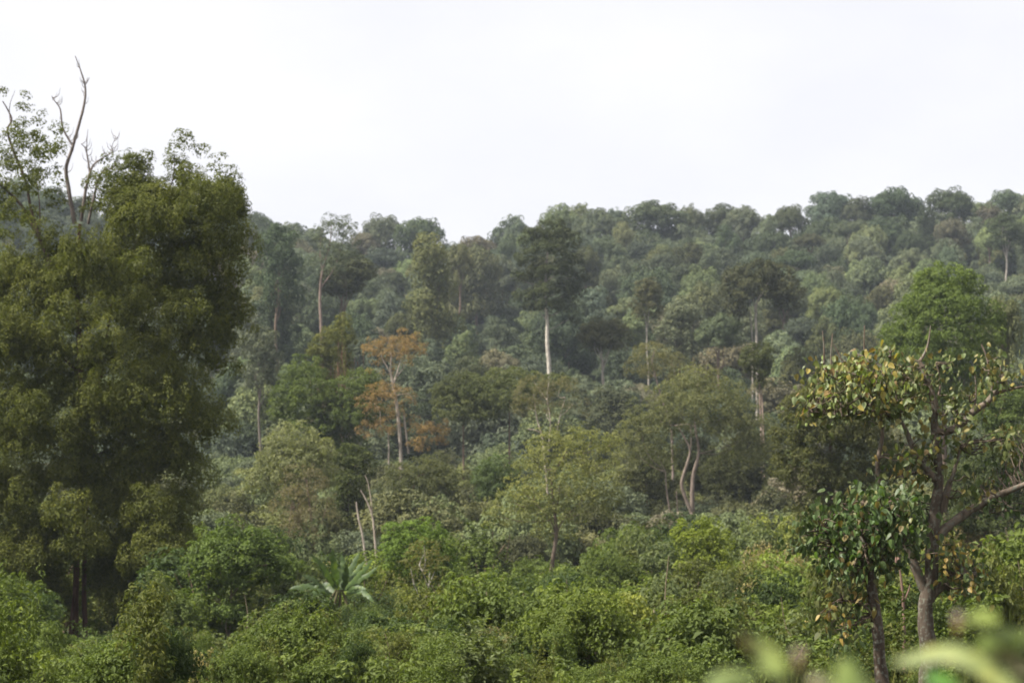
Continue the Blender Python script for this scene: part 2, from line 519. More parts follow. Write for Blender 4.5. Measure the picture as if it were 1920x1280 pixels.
# ---- ridge crest, left to right, from the photograph
for px, top, w, sh, lk, d in [
        (-30, 345, 90, 'domed', 'dark green', 740), (22, 338, 95, 'domed', 'grey green', 748), (88, 350, 85, 'rounded', 'dark green', 735),
        (160, 372, 80, 'rounded', 'grey green', 745), (250, 385, 90, 'domed', 'dark green', 735), (330, 405, 90, 'domed', 'grey green', 742), (395, 418, 80, 'rounded', 'dark green', 735),
        (437, 418, 62, 'rounded', 'dark green', 728), (478, 436, 52, 'domed', 'grey green', 745), (580, 440, 70, 'rounded', 'grey green', 742),
        (682, 436, 50, 'domed', 'brownish', 748), (715, 405, 66, 'domed', 'grey green', 752), (786, 407, 84, 'domed', 'dark green', 735),
        (846, 452, 46, 'feathery', 'bluish green', 752), (893, 443, 74, 'domed', 'brownish', 745), (958, 401, 66, 'rounded', 'bluish green', 745),
        (1003, 428, 60, 'rounded', 'pale green', 735), (1052, 381, 72, 'rounded', 'pale green', 752), (1092, 379, 56, 'rounded', 'pale green', 760),
        (1122, 386, 84, 'spreading', 'grey green', 742), (1157, 392, 44, 'domed', 'bluish green', 755), (1229, 379, 104, 'domed', 'dark green', 745),
        (1299, 388, 48, 'domed', 'grey green', 752), (1352, 381, 72, 'rounded', 'bluish green', 755), (1395, 388, 64, 'domed', 'grey green', 745),
        (1437, 404, 44, 'rounded', 'grey green', 735), (1484, 377, 66, 'spreading', 'grey green', 750), (1560, 360, 80, 'domed', 'bluish green', 755),
        (1612, 370, 52, 'rounded', 'grey green', 748), (1674, 356, 94, 'domed', 'dark green', 750), (1723, 372, 50, 'rounded', 'bluish green', 755),
        (1788, 356, 78, 'domed', 'dark green', 752), (1846, 378, 48, 'rounded', 'pale green', 748), (1893, 356, 66, 'domed', 'bluish green', 755),
        (1950, 360, 70, 'domed', 'grey green', 750)]:
    forest_tree(px, top, w * 1.12, d, sh, lk, hc=(at(px, top, d)[2] - float(ground(wx(px, d), d))) * R.uniform(.5, .72))

# ---- notable trees of the hill
HERO = []
def hero(*a, **k):
    o = forest_tree(*a, **k); HERO.append((a[0], a[1], a[2], a[3])); return o
hero(525, 421, 112, 430, 'lobed', 'dark green', bottom=585, label='dark lobed tree breaking the skyline beside the big dead-topped tree')
hero(520, 560, 84, 434, 'vine', 'dark green', bottom=690, label='vine-smothered dark column under the lobed skyline tree')
HERO.append((628, 403, 104, 425))
hero(640, 470, 118, 432, 'rounded', 'deep olive', bottom=565, label='dusky round crown tucked under the airy-topped tree')
hero(812, 448, 92, 455, 'vine', 'olive', bottom=645, label='tall olive vine tower left of the white-trunked giant')
hero(893, 458, 108, 600, 'domed', 'olive', label='broad olive dome on the slope below the skyline dip')
hero(1215, 520, 74, 430, 'lobed', 'deep olive', bottom=605, bark=PALE, rt=.15, label='olive tree with a short pale trunk showing beneath, right of the giant')
hero(1275, 560, 92, 415, 'vine', 'grey green', bottom=690, label='grey-green vine-draped tower between the giant and the forked trunks')
hero(1133, 598, 92, 405, 'domed', 'deep olive', bottom=660, bark=PALE, label='umbrella-shaped dark crown just right of the white trunk')
hero(1350, 590, 84, 405, 'domed', 'grey green', bottom=655, label='smooth domed crown left of the forked pale trunks')
hero(1890, 400, 70, 610, 'lobed', 'dark green', bottom=470, bark=PALE, rt=.26, label='dark upper-slope tree with a thin white trunk at the right')
hero(492, 610, 104, 335, 'lobed', 'grey green', bottom=740, rt=.2, bark=(.13, .11, .09), label='grey-green tree with bent pale trunk beside the big dark tree')
hero(860, 455, 60, 560, 'rounded', 'olive', label='small round olive crown right of the vine tower')

# ---- the rest of the hill forest
rg = np.random.default_rng(23)
placed = [(a[0], a[3]) for a in HERO]
looks = list(LOOK)
rows = np.linspace(704, 352, 15)
for ri, d0 in enumerate(rows):
    sp = 68 * (700 / d0) ** .75
    px = 395 + rg.uniform(0, sp)
    while px < 1965:
        d = d0 + rg.uniform(-11, 11)
        x = wx(px, d)
        Hm = rg.uniform(11, 18.5) * (1.0 if d > 450 else .82)
        wm = rg.uniform(7.5, 12.5)
        top = proj(x, d, float(ground(x, d)) + Hm)[1]
        ok = True
        for hp, ht, hw, hd in HERO:        # keep the line of sight to the notable trees
            if d < hd + 25 and abs(hp - px) < hw * .5 + wm / d * F * .5 and top < ht + hw * 1.25 and hd - d < 130:
                ok = False
        if d < 420 and 985 < px < 1075 and top < 690: ok = False
        if d < 420 and 1365 < px < 1480 and top < 655: ok = False
        if ok:
            u = rg.uniform()
            sh = ('domed' if u < .26 else 'rounded' if u < .5 else 'lobed' if u < .62 else 'spreading' if u < .74 else 'vine' if u < .9 else 'feathery')
            p = [.16, .30, .08, .16, .07, .16, .05, .02]
            lk = looks[rg.choice(8, p=p)]
            if sh == 'vine':
                wm *= .8
            forest_tree(px, top, wm / d * F, d, sh, lk, bark=PALE if rg.uniform() < .12 else BROWN, seed=ri)
        px += sp * rg.uniform(.75, 1.3)

# ---- lesser trees that fill the valley floor between the named ones
rg = np.random.default_rng(51)
KEEP = [(1000, 1060, 640), (1395, 1450, 815), (668, 840, 880), (1235, 1330, 960), (560, 720, 800), (860, 960, 930), (930, 1180, 1000), (480, 720, 1080), (700, 880, 1060)]
for d0, sp, h0, h1 in [(336, 100, 8, 12.5), (312, 112, 7, 11.5), (288, 120, 6, 10), (262, 130, 5.5, 9), (236, 140, 5, 8), (208, 150, 4.5, 7), (184, 165, 4, 6)]:
    px = 420 + rg.uniform(0, sp)
    while px < 1965:
        d = d0 + rg.uniform(-10, 10)
        x = wx(px, d)
        Hm, wm = rg.uniform(h0, h1), rg.uniform(5, 9) * (.6 + .4 * d0 / 336)
        top = proj(x, d, float(ground(x, d)) + Hm)[1]
        hw = wm / d * F * .5
        for a, b, lim in KEEP:
            if px + hw > a and px - hw < b and top < lim - 12:
                top = lim - 12 + rg.uniform(0, 25)
        if at(px, top, d)[2] - float(ground(x, d)) > 2.5:
            u = rg.uniform()
            sh = 'domed' if u < .3 else 'rounded' if u < .6 else 'spreading' if u < .75 else 'feathery' if u < .88 else 'lobed'
            forest_tree(px, top, hw * 2, d, sh, looks[rg.choice(8, p=[.13, .17, .16, .14, .13, .05, .10, .12])], name='valley_tree', seed=3)
        px += sp * rg.uniform(.75, 1.3)

# ------------------------------------------------------------------ one-off trees
def trunk_from(paths, mat=M_bark, sides=8, rng=R, name='trunk', origin=None):
    """Tubes through photograph points: paths = [(d, [(px,py[,dd])...], [radii in m])]."""
    mb = MB()
    for d, pts, rad in paths:
        P = [at(p[0], p[1], d + (p[2] if len(p) > 2 else 0)) for p in pts]
        tube(mb, spline(P, 5) - origin, np.array(rad) * (.72 if d > 130 else .8), sides, rng, .08)
    return mb.mesh(name, mat, True)

def lobes_px(origin, d, lst, depth=1.0):
    """Lobes given as (px, py, rpx, rpy, ddepth) around distance d."""
    out = []
    for px, py, rx, ry, dd in lst:
        c = at(px, py, d + dd) - origin
        out.append((*c, rx / F * d, rx / F * d * depth, 1.3 * ry / F * d))
    return out

def root_at(name, label, px, d, cat='tree', group=None):
    x = wx(px, d)
    o = np.array((x, d, float(ground(x, d))))
    return thing(name, label, cat, o, group), o

# white-trunked giant
d = 400
r_, o = root_at('emergent_tree', 'tallest tree on the slope, dark lobed crown on a long bare white trunk', 1030, d)
link('trunk', trunk_from([(d, [(1032, 850), (1030, 700), (1026, 645), (1026, 600), (1022, 555), (1023, 535)], [.62, .48, .40, .34, .24])], origin=o, sides=10), r_, (.42, .385, .33))
mb = MB()
rg = np.random.default_rng(5)
tube(mb, spline([at(1022, 550, d), at(1025, 500, d), at(1030, 440, d)], 5) - o, [.22, .14, .05], 7, rg)
LB = [(1035, 436, 30, 22, 0), (1003, 447, 24, 18, 2), (1062, 455, 24, 20, -1), (1030, 470, 32, 20, -3), (990, 487, 20, 16, 1), (1072, 488, 20, 15, 1),
      (1040, 505, 30, 18, -3), (1003, 520, 26, 18, 2), (1082, 520, 16, 13, 0), (966, 520, 13, 10, 0), (1060, 540, 24, 15, -2), (1020, 548, 26, 15, -2),
      (985, 556, 20, 12, 1), (1080, 550, 18, 16, 2), (1030, 573, 26, 12, -2), (1000, 575, 18, 10, 2), (1062, 572, 18, 20, 3), (1072, 598, 9, 14, 2)]
lob = lobes_px(o, d, LB)
for b in lob[3:]:
    t0 = np.array((0, 0, b[2] - 2.2))
    t0[0] = at(1024, 560, d)[0] - o[0]
    tube(mb, wob(t0, b[:3], rg, .06, 4), [.10, .03], 5, rg)
link('branch', mb.mesh('branch', M_bark, True), r_, (.16, .14, .12))
lob = [(b[0], b[1], b[2], b[3] * .92, b[4] * .92, b[5] * .75) for b in lob]
link('crown', crown_mesh(lob, .34, rg, puff=.75, dens=1.0, mat=M_far, gap=.08, coh=True), r_, (.032, .039, .016))

# dark crown on forked pale trunks
d = 398
r_, o = root_at('emergent_tree', 'dark wide-crowned tree on two slender pale trunks, right half of the slope', 1418, d)
link('trunk', trunk_from([(d, [(1420, 790), (1419, 655), (1417, 590), (1420, 565), (1432, 545), (1440, 530)], [.34, .26, .2, .12]),
                          (d, [(1417, 588), (1412, 560), (1400, 535)], [.16, .08]), (d + 2, [(1411, 790), (1411, 655), (1408, 600), (1405, 560)], [.2, .14, .1])], origin=o), r_, PALE)
LB = [(1425, 512, 32, 18, 0), (1388, 522, 26, 18, 1), (1372, 545, 22, 20, 0), (1462, 520, 26, 16, 1), (1478, 545, 26, 18, 0), (1405, 545, 26, 14, -3),
      (1450, 552, 28, 18, 2), (1383, 570, 20, 16, 1), (1470, 568, 22, 14, 2), (1425, 530, 30, 14, 4), (1385, 590, 16, 14, 2)]
link('crown', crown_mesh(lobes_px(o, d, LB), .34, rg, puff=.7, dens=.9, mat=M_far, gap=.12), r_, LOOK['deep olive'])

# airy-topped tree on the skyline
d = 425
r_, o = root_at('airy_tree', 'thin airy-topped tree with a straight brown trunk above the green vine pillars', 603, d)
link('trunk', trunk_from([(d, [(606, 800), (603, 640), (600, 560), (604, 510), (618, 460), (622, 420)], [.46, .38, .32, .2, .08]), (d, [(601, 540), (628, 500), (645, 440)], [.2, .12, .05]), (d, [(604, 510), (600, 470), (604, 430)], [.12, .05])], origin=o), r_, (.19, .14, .115))
LB = [(618, 418, 14, 10, 0), (640, 420, 16, 10, 1), (602, 432, 12, 9, 0), (656, 428, 12, 9, 0), (628, 436, 22, 11, -1), (596, 452, 10, 8, 0), (650, 448, 18, 11, 0), (615, 460, 18, 12, 0), (664, 452, 8, 10, 0), (636, 474, 24, 12, -1), (606, 488, 16, 10, 1), (660, 480, 14, 12, 0), (585, 500, 14, 9, 0), (625, 500, 24, 11, 0)]
link('crown', crown_mesh(lobes_px(o, d, LB), .30, rg, puff=.6, dens=.5, mat=M_far, gap=.25, core=.2, rag=.4), r_, LOOK['grey green'])

# small dark crown on slim trunk
d = 275
r_, o = root_at('slender_tree', 'slim tree, small dark round crown on two thin pinkish trunks', 1426, d)
link('trunk', trunk_from([(d, [(1429, 900), (1427, 810), (1424, 735), (1421, 690)], [.15, .12, .09]), (d + .6, [(1434, 900), (1431, 800), (1428, 740), (1423, 700)], [.14, .11, .08])], origin=o), r_, (.27, .2, .16))
link('crown', crown_mesh(lobes_px(o, d, [(1420, 668, 26, 18, 0), (1437, 678, 16, 18, 0), (1405, 680, 15, 14, 0), (1422, 697, 20, 14, 0), (1424, 720, 9, 12, 0)]), .26, rg, puff=.5, dens=.9), r_, (.05, .058, .025))

# bright green broad crown on the right
d = 205
r_, o = root_at('broad_tree', 'broad bright green feathery crown rising above the croton-like leaves at right', 1770, d)
r_['label'] = 'broad bright green soft-leaved tree right of the slope, tops above the big-leaved tree'
link('trunk', trunk_from([(d, [(1772, 1000), (1770, 760), (1768, 600)], [.4, .3, .1]), (d, [(1770, 760), (1720, 640)], [.2, .06]), (d, [(1770, 740), (1830, 620)], [.2, .06])], origin=o), r_, BROWN)
LB = [(1770, 532, 46, 26, 0), (1735, 540, 28, 22, 1), (1812, 545, 34, 24, 1), (1765, 575, 60, 26, -2), (1720, 590, 36, 24, 0), (1830, 590, 40, 22, 0),
      (1700, 625, 40, 24, 0), (1765, 625, 60, 28, -3), (1840, 635, 38, 26, -1), (1680, 660, 32, 26, 0), (1740, 680, 60, 32, -3), (1815, 685, 52, 34, -2), (1760, 740, 80, 40, 0), (1868, 600, 16, 20, 1)]
link('crown', crown_mesh(lobes_px(o, d, LB), .24, rg, puff=.52, dens=.75, droop=.8, up=.25, gap=.1), r_, (.066, .092, .027))

# olive crown behind its right shoulder
forest_tree(1880, 555, 70, 235, 'domed', 'olive', bottom=690, label='olive domed tree at the right shoulder of the bright green crown', name='valley_tree')

# two vine pillars
for px, top, w, bot, dd, lab in [(606, 622, 52, 760, 288, 'yellow-green vine pillar, the shorter left one of two above the orange tree'),
                                 (640, 590, 42, 770, 292, 'taller thin vine pillar trailing dry brown stems, left of the orange tree')]:
    r_, o = root_at('vine_pillar', lab, px, dd, 'tree')
    link('trunk', trunk_from([(dd, [(px, 860), (px + 2, 740), (px + 1, top + 20)], [.25, .2, .1])], origin=o), r_, BROWN)
    hgt = (bot - top)
    LB = [(px + 3, top + 14, w * .3, 14, 0), (px - 8, top + 36, w * .36, 18, 0), (px + 10, top + 46, w * .36, 16, 0), (px, top + 74, w * .34, 20, 0), (px + 6, top + 104, w * .26, 20, 0)]
    z = lambda y: at(px, y, dd)[2] - o[2]
    st = [(rg.normal(0, .7), rg.normal(0, .7), z(top + rg.uniform(30, 80)), rg.uniform(3, 6.5), .28) for _ in range(14)]
    link('crown', crown_mesh(lobes_px(o, dd, LB), .22, rg, puff=.45, dens=.9, strands=st), r_, (.080, .085, .026))
    mb = MB()
    for k in range(22):
        a = np.array((rg.normal(0, .85), rg.normal(0, .7), z(top + rg.uniform(50, 90))))
        tube(mb, wob(a, a + np.array((rg.normal(0, .2), 0, -rg.uniform(4, 6))), rg, .03, 4), [.05, .03], 4, rg)
    vo = link('hanging_vine', mb.mesh('hanging_vine', M_bark, True), r_, (.16, .095, .06)); vo['kind'] = 'stuff'

# bright green tree below the pillars
d = 262
r_, o = root_at('broad_tree', 'leafy bright green tree spreading below the two vine pillars', 600, d)
link('trunk', trunk_from([(d, [(610, 960), (606, 800), (590, 720)], [.3, .25, .1]), (d, [(606, 800), (640, 740), (670, 720)], [.2, .05])], origin=o), r_, BROWN)
LB = [(568, 700, 34, 24, 0), (540, 735, 30, 26, 0), (580, 745, 36, 28, -2), (530, 775, 26, 20, 1), (640, 745, 36, 28, -1), (680, 725, 30, 26, 0), (620, 790, 40, 30, -2), (665, 780, 36, 30, -2), (590, 800, 40, 26, 0), (640, 830, 40, 30, 0), (690, 760, 24, 22, 1)]
link('crown', crown_mesh(lobes_px(o, d, LB), .25, rg, puff=.55, dens=.85), r_, (.058, .078, .025))

# orange tree
d = 258
r_, o = root_at('autumn_tree', 'orange-brown leaved tree with branching white-grey trunk, only orange one in the valley', 748, d)
link('trunk', trunk_from([(d, [(752, 930), (751, 840), (744, 760), (737, 722), (734, 705)], [.3, .26, .22, .2]),
                          (d, [(735, 712), (732, 690), (734, 668), (731, 650)], [.15, .11, .05]), (d - .5, [(735, 708), (727, 690), (718, 675), (714, 660)], [.11, .07, .03]),
                          (d, [(737, 722), (744, 700), (750, 680), (755, 662)], [.16, .1, .04]), (d + .4, [(745, 705), (756, 690), (762, 675)], [.08, .04]),
                          (d + 1.5, [(766, 850), (760, 800), (757, 770)], [.16, .1]), (d + .3, [(729, 870), (729, 838), (727, 800)], [.13, .09]),
                          (d, [(714, 805), (712, 770), (700, 755)], [.08, .04]), (d, [(740, 742), (765, 738), (775, 752)], [.1, .04])], origin=o), r_, (.33, .285, .24))
LB = [(712, 655, 20, 13, 0), (735, 646, 20, 12, 1), (757, 642, 20, 13, -1), (778, 650, 16, 13, 0), (697, 664, 13, 10, 1), (738, 662, 16, 9, -2), (768, 664, 18, 12, 0), (790, 660, 8, 10, 1), (720, 676, 14, 9, 1),
      (708, 738, 20, 13, 0), (688, 752, 16, 13, 0), (726, 746, 16, 13, -1), (752, 745, 16, 12, -2), (768, 758, 12, 15, 1), (708, 768, 20, 13, 0), (684, 776, 10, 10, 1), (700, 808, 20, 14, 0), (726, 800, 18, 13, 0), (686, 812, 12, 10, 1), (745, 775, 10, 10, 2),
      (800, 822, 22, 15, -1), (782, 838, 14, 13, -1), (815, 804, 20, 13, 2), (796, 802, 14, 12, 1), (828, 822, 12, 12, 2), (705, 690, 9, 9, 0), (762, 682, 9, 9, 0), (735, 700, 8, 8, 1), (724, 722, 8, 9, 0), (775, 790, 8, 8, 1), (742, 770, 9, 9, 0)]
link('crown', crown_mesh(lobes_px(o, d, LB), .17, rg, puff=.42, dens=.5, gap=.3, core=.15, rag=.5), r_, (.150, .104, .058))

def simple_tree(name, label, px, d, lobes, color, leaf=.22, puff=.45, dens=.8, trunk=(), bark=BROWN, mat=M_bark, **kw):
    r_, o = root_at(name, label, px, d)
    if trunk:
        lim = list(trunk)
        sk = [(p[0], p[1], t_[0]) for t_ in trunk for p in t_[1]]
        for lb in lobes:
            c_ = min(sk, key=lambda q: math.hypot(q[0] - lb[0], q[1] - lb[1]) + 3.0 * max(0, lb[1] - q[1]))
            mx_, my_ = (c_[0] + lb[0]) / 2 + rg.normal(0, 4), (c_[1] + lb[1]) / 2 + rg.uniform(-2, 6)
            lim.append((d, [(c_[0], c_[1]), (mx_, my_, lb[4] * .5), (lb[0], lb[1] - lb[3] * .5, lb[4])], [.055, .04, .015]))
        link('trunk', trunk_from(lim, origin=o, mat=mat), r_, bark)
    link('crown', crown_mesh(lobes_px(o, d, lobes), leaf, rg, puff=puff, dens=dens, **kw), r_, color)
    return r_, o

simple_tree('willowy_tree', 'pale grey-green drooping tree left of the dark ivy-clad tree', 555, 192,
            [(552, 825, 40, 24, 0), (520, 850, 34, 24, 0), (590, 850, 34, 26, 0), (555, 880, 50, 30, -1), (505, 895, 34, 24, 0), (600, 895, 30, 30, 1), (475, 915, 26, 18, 0), (545, 930, 40, 28, 1)],
            (.118, .128, .072), .2, .42, .6, [(192, [(560, 1080), (562, 960), (556, 850)], [.22, .17, .06])], droop=1.2, up=.15)
simple_tree('dry_tree', 'dry brown twiggy tree beneath the pale drooping tree', 580, 178,
            [(570, 905, 38, 26, 0), (548, 950, 34, 28, 0), (595, 950, 36, 30, 0), (575, 1000, 40, 30, -1), (545, 1000, 24, 26, 0), (600, 1020, 20, 20, 0)],
            (.105, .093, .062), .13, .4, .3, [(178, [(587, 1070), (588, 1020), (582, 960), (575, 900)], [.16, .12, .05]), (178, [(545, 1040), (542, 990), (548, 940)], [.08, .04]), (178, [(586, 1010), (560, 985), (545, 950)], [.07, .03]), (178, [(586, 1000), (606, 970), (615, 940)], [.07, .03])], bark=(.14, .10, .075), gap=.3, droop=1.0, core=0)
simple_tree('ivy_tree', 'dark green ivy-clad tree above two leaning white stems', 655, 205,
            [(655, 862, 30, 20, 0), (640, 890, 24, 20, 0), (675, 880, 24, 22, 0), (655, 915, 30, 24, -1), (645, 955, 26, 26, 0), (668, 950, 22, 28, 1), (650, 1000, 28, 26, 0), (640, 1040, 30, 24, 0), (700, 1010, 22, 30, 3), (690, 960, 20, 26, 4)],
            (.042, .052, .020), .22, .45, .9, [(205, [(655, 1090), (652, 960), (655, 870)], [.2, .15, .05])])
# leaning bare stems, each a thing of its own
r_, o = root_at('bare_stem', 'bare white leaning stem, left of the pair beside the ivy-clad tree', 691, 168)
link('trunk', trunk_from([(168, [(692, 1090), (686, 1050), (680, 1005), (672, 970), (668, 940)], [.13, .11, .07])], origin=o), r_, (.34, .29, .24))
r_, o = root_at('bare_stem', 'taller forked bare white stem, right of the pair beside the ivy-clad tree', 703, 170)
link('trunk', trunk_from([(170, [(703, 1090), (705, 1050), (702, 1000), (698, 968), (688, 940), (676, 918)], [.12, .10, .05]), (170.4, [(698, 968), (696, 940), (690, 905), (684, 890)], [.06, .03])], origin=o), r_, (.34, .285, .23))
simple_tree('broad_tree', 'dusky olive-brown tree at the foot of the orange tree', 790, 215,
            [(790, 895, 44, 26, 0), (750, 910, 34, 28, 0), (830, 915, 40, 28, 0), (775, 940, 50, 30, -2), (835, 960, 40, 30, 0), (745, 965, 36, 28, 0), (860, 985, 30, 22, 0), (790, 985, 46, 28, -1), (815, 880, 30, 20, 2)],
            (.056, .062, .032), .2, .48, .62, [(215, [(756, 1060), (758, 980), (770, 930), (785, 890)], [.24, .18, .06]), (210, [(868, 1040), (864, 1000), (878, 975), (865, 940)], [.08, .07, .03])], bark=(.14, .09, .065), gap=.2)
simple_tree('feathery_tree', 'small feathery blue-green round tree right of the dusky olive-brown tree', 932, 198,
            [(930, 880, 30, 22, 0), (912, 900, 22, 20, 0), (950, 900, 24, 22, 0), (930, 925, 36, 20, 0)], (.056, .078, .036), .17, .36, .7, [(198, [(932, 1040), (930, 900)], [.14, .05])], droop=.9)
simple_tree('broad_tree', 'muted olive spreading tree in front of the white trunk foot', 960, 282,
            [(950, 715, 44, 20, 0), (905, 735, 36, 18, 0), (1000, 728, 34, 20, 0), (960, 752, 50, 22, -2), (910, 770, 36, 20, 0), (1040, 722, 26, 14, 0)],
            (.060, .070, .030), .26, .55, .8, [(282, [(955, 930), (955, 740)], [.25, .08])])
simple_tree('broad_tree', 'round olive tree left of the white trunk, crown touching the orange leaves', 870, 285,
            [(870, 725, 40, 20, 0), (840, 745, 34, 20, 0), (895, 755, 34, 20, 0), (865, 775, 44, 24, -2)], (.054, .062, .028), .26, .55, .85, [(285, [(870, 930), (868, 740)], [.25, .08])])
simple_tree('sparse_tree', 'half-bare brownish tree with pale forked limbs above the light green tree', 1020, 225,
            [(1000, 745, 34, 16, 0), (1050, 735, 38, 18, 0), (985, 770, 26, 14, 0), (1030, 770, 36, 16, 1), (1075, 765, 28, 18, 0), (1000, 720, 24, 12, 1)],
            (.084, .080, .050), .15, .42, .34,
            [(225, [(1030, 960), (1018, 830), (1008, 790), (1004, 770)], [.16, .12, .06]), (225, [(1017, 812), (1002, 806), (988, 804)], [.08, .05]),
             (225, [(1028, 850), (1032, 790), (1026, 750), (1029, 715)], [.11, .08, .04]), (225, [(1040, 830), (1050, 780), (1060, 745)], [.07, .03])], bark=(.36, .31, .25), gap=.3, core=0)
# light green tree in the middle
simple_tree('light_green_tree', 'light green loose-crowned tree with short leaning dark trunk, centre of the valley', 1035, 165,
            [(1070, 825, 44, 18, 0), (1025, 840, 36, 20, 0), (1110, 835, 44, 16, 0), (1060, 870, 54, 24, -1), (1005, 875, 34, 20, 0), (1120, 880, 40, 24, 0), (1145, 840, 20, 12, 0), (1000, 920, 40, 24, 0), (1050, 920, 54, 26, -1.5),
             (1110, 925, 44, 24, 0), (960, 950, 40, 20, 0), (935, 975, 24, 14, 0), (1010, 965, 44, 20, 0), (1080, 965, 50, 24, 0), (1135, 950, 30, 24, 0), (1040, 1000, 34, 18, 2)],
            (.112, .120, .050), .16, .34, .46,
            [(165, [(1030, 1110), (1035, 1060), (1043, 1000), (1040, 960), (1035, 900), (1060, 850)], [.2, .2, .17, .12, .04]), (165, [(1042, 1000), (1032, 975), (1000, 940), (980, 920)], [.1, .06, .02]), (165, [(1043, 1000), (1060, 970), (1100, 930)], [.08, .03]),
             (165, [(1040, 960), (1030, 880), (1015, 840)], [.08, .02])], bark=(.17, .13, .10), gap=.3, core=.25, rag=.4)
# curvy-trunked tree
simple_tree('curving_tree', 'broad olive-topped tree on two twisting grey-brown trunks over deep shade', 1300, 238,
            [(1310, 720, 40, 22, 0), (1270, 745, 44, 24, 0), (1350, 745, 44, 24, 0), (1310, 765, 56, 22, -2), (1225, 780, 44, 22, 0), (1385, 785, 44, 26, 0), (1260, 800, 44, 20, 0), (1340, 800, 50, 22, 0), (1200, 815, 36, 24, 0), (1420, 825, 36, 26, 0),
             (1225, 850, 40, 26, 2), (1390, 850, 44, 26, 2), (1180, 850, 24, 24, 3)],
            (.086, .092, .046), .19, .46, .5,
            [(236, [(1300, 1010), (1298, 945), (1300, 890), (1310, 850), (1305, 810), (1302, 790)], [0.405, 0.324, 0.230, 0.176, 0.095]),
             (235, [(1296, 960), (1284, 930), (1278, 905), (1288, 870), (1294, 845), (1286, 825), (1272, 800)], [0.270, 0.230, 0.162, 0.081]),
             (236, [(1294, 850), (1296, 825), (1294, 795)], [.1, .05]), (236, [(1303, 800), (1285, 795), (1265, 798)], [.1, .06]),
             (238, [(1262, 1010), (1258, 970), (1250, 920), (1248, 885)], [.16, .12, .08]), (238, [(1272, 990), (1270, 950), (1268, 920)], [.1, .06])], bark=(.17, .135, .11), gap=.2, core=.5, rag=.35)
simple_tree('sparse_tree', 'thin tawny-topped tree with leaning pinkish stem, left above the twisting trunks', 1240, 262,
            [(1225, 665, 34, 16, 0), (1200, 690, 26, 16, 0), (1260, 685, 30, 18, 0), (1235, 700, 36, 16, 1), (1275, 715, 24, 14, 0)], (.090, .088, .050), .17, .45, .4,
            [(262, [(1262, 900), (1258, 800), (1240, 745), (1229, 705), (1222, 680), (1228, 655)], [.2, .15, .1, .05]), (262, [(1262, 720), (1265, 700), (1262, 685)], [.05, .03])], bark=(.19, .15, .125), gap=.28, core=0)
simple_tree('broad_tree', 'low tree added directly behind the twisting trunks, leaves coloured dark as shade', 1306, 264,
            [(1300, 860, 34, 30, 0), (1325, 890, 34, 30, 0), (1285, 910, 34, 30, 0), (1310, 945, 44, 30, 0), (1280, 960, 30, 24, 1)], (.034, .038, .017), .24, .5, .8, [(264, [(1306, 1000), (1306, 900)], [.2, .06])])  # added behind the trunks; its dark leaf colour stands in for deep shade
simple_tree('broad_tree', 'rounded tree right of the twisting trunks, leaves coloured dark as shade', 1395, 252,
            [(1380, 880, 44, 30, 0), (1420, 900, 34, 30, 0), (1350, 905, 34, 30, 2), (1390, 930, 50, 30, 0), (1440, 870, 30, 30, 2)], (.036, .040, .018), .24, .5, .8, [(252, [(1395, 1020), (1392, 900)], [.2, .06])])  # shade right of the trunks is put into this dark leaf colour
simple_tree('broad_tree', 'tree left of the twisting trunks, leaves coloured dark to give the shade', 1215, 250,
            [(1215, 880, 34, 30, 0), (1190, 920, 30, 30, 0), (1240, 910, 26, 36, 3), (1215, 950, 40, 26, 0)], (.038, .042, .018), .24, .5, .8, [(250, [(1215, 1020), (1212, 900)], [.2, .06])])  # dark leaf colour paints the shade on the left of the trunks
simple_tree('broad_tree', 'large deep olive tree behind the big-leaved tree, left of its yellowing top', 1560, 152,
            [(1560, 735, 50, 34, 0), (1510, 770, 40, 34, 0), (1610, 765, 48, 34, 0), (1555, 810, 62, 36, -1), (1490, 835, 40, 34, 0), (1620, 835, 50, 34, 0), (1520, 890, 54, 34, -1), (1590, 895, 56, 34, 0), (1470, 880, 24, 30, 1), (1660, 880, 40, 40, 1), (1550, 950, 60, 30, 0)],
            (.050, .054, .021), .18, .42, .8, [(152, [(1560, 1100), (1556, 900), (1560, 740)], [.3, .2, .06])])
simple_tree('broad_tree', 'dark green tree filling the space behind the right-hand limb', 1850, 140,
            [(1840, 880, 50, 36, 0), (1890, 900, 50, 40, 0), (1810, 930, 44, 40, 0), (1860, 970, 60, 36, 0), (1920, 860, 40, 40, 0), (1940, 950, 40, 40, 0), (1800, 980, 40, 40, 0)],
            (.040, .052, .022), .18, .42, .8, [(140, [(1850, 1120), (1846, 900)], [.25, .06])])
simple_tree('broad_tree', 'green leafy tree low at the right frame edge above the limb', 1890, 175,
            [(1880, 760, 44, 24, 0), (1930, 775, 40, 24, 0), (1860, 795, 36, 24, 0), (1905, 810, 50, 26, -1), (1850, 740, 24, 16, 1)],
            (.060, .082, .026), .2, .42, .75, [(175, [(1890, 1060), (1886, 780)], [.25, .06])])
simple_tree('young_tree', 'fresh yellow-green young tree beside the pale dry shrub', 1322, 118,
            [(1330, 1000, 30, 20, 0), (1300, 1025, 30, 22, 0), (1350, 1030, 26, 20, 0), (1325, 1055, 40, 24, -.6), (1295, 1075, 26, 22, 0), (1350, 1085, 36, 22, 0), (1310, 1110, 34, 22, 0), (1280, 1000, 16, 16, .5)],
            (.100, .124, .024), .17, .3, .7, [(118, [(1322, 1190), (1320, 1110), (1326, 1010)], [.07, .06, .02]), (118, [(1345, 1190), (1350, 1090)], [.05, .02]), (118, [(1300, 1190), (1298, 1090)], [.05, .02])])
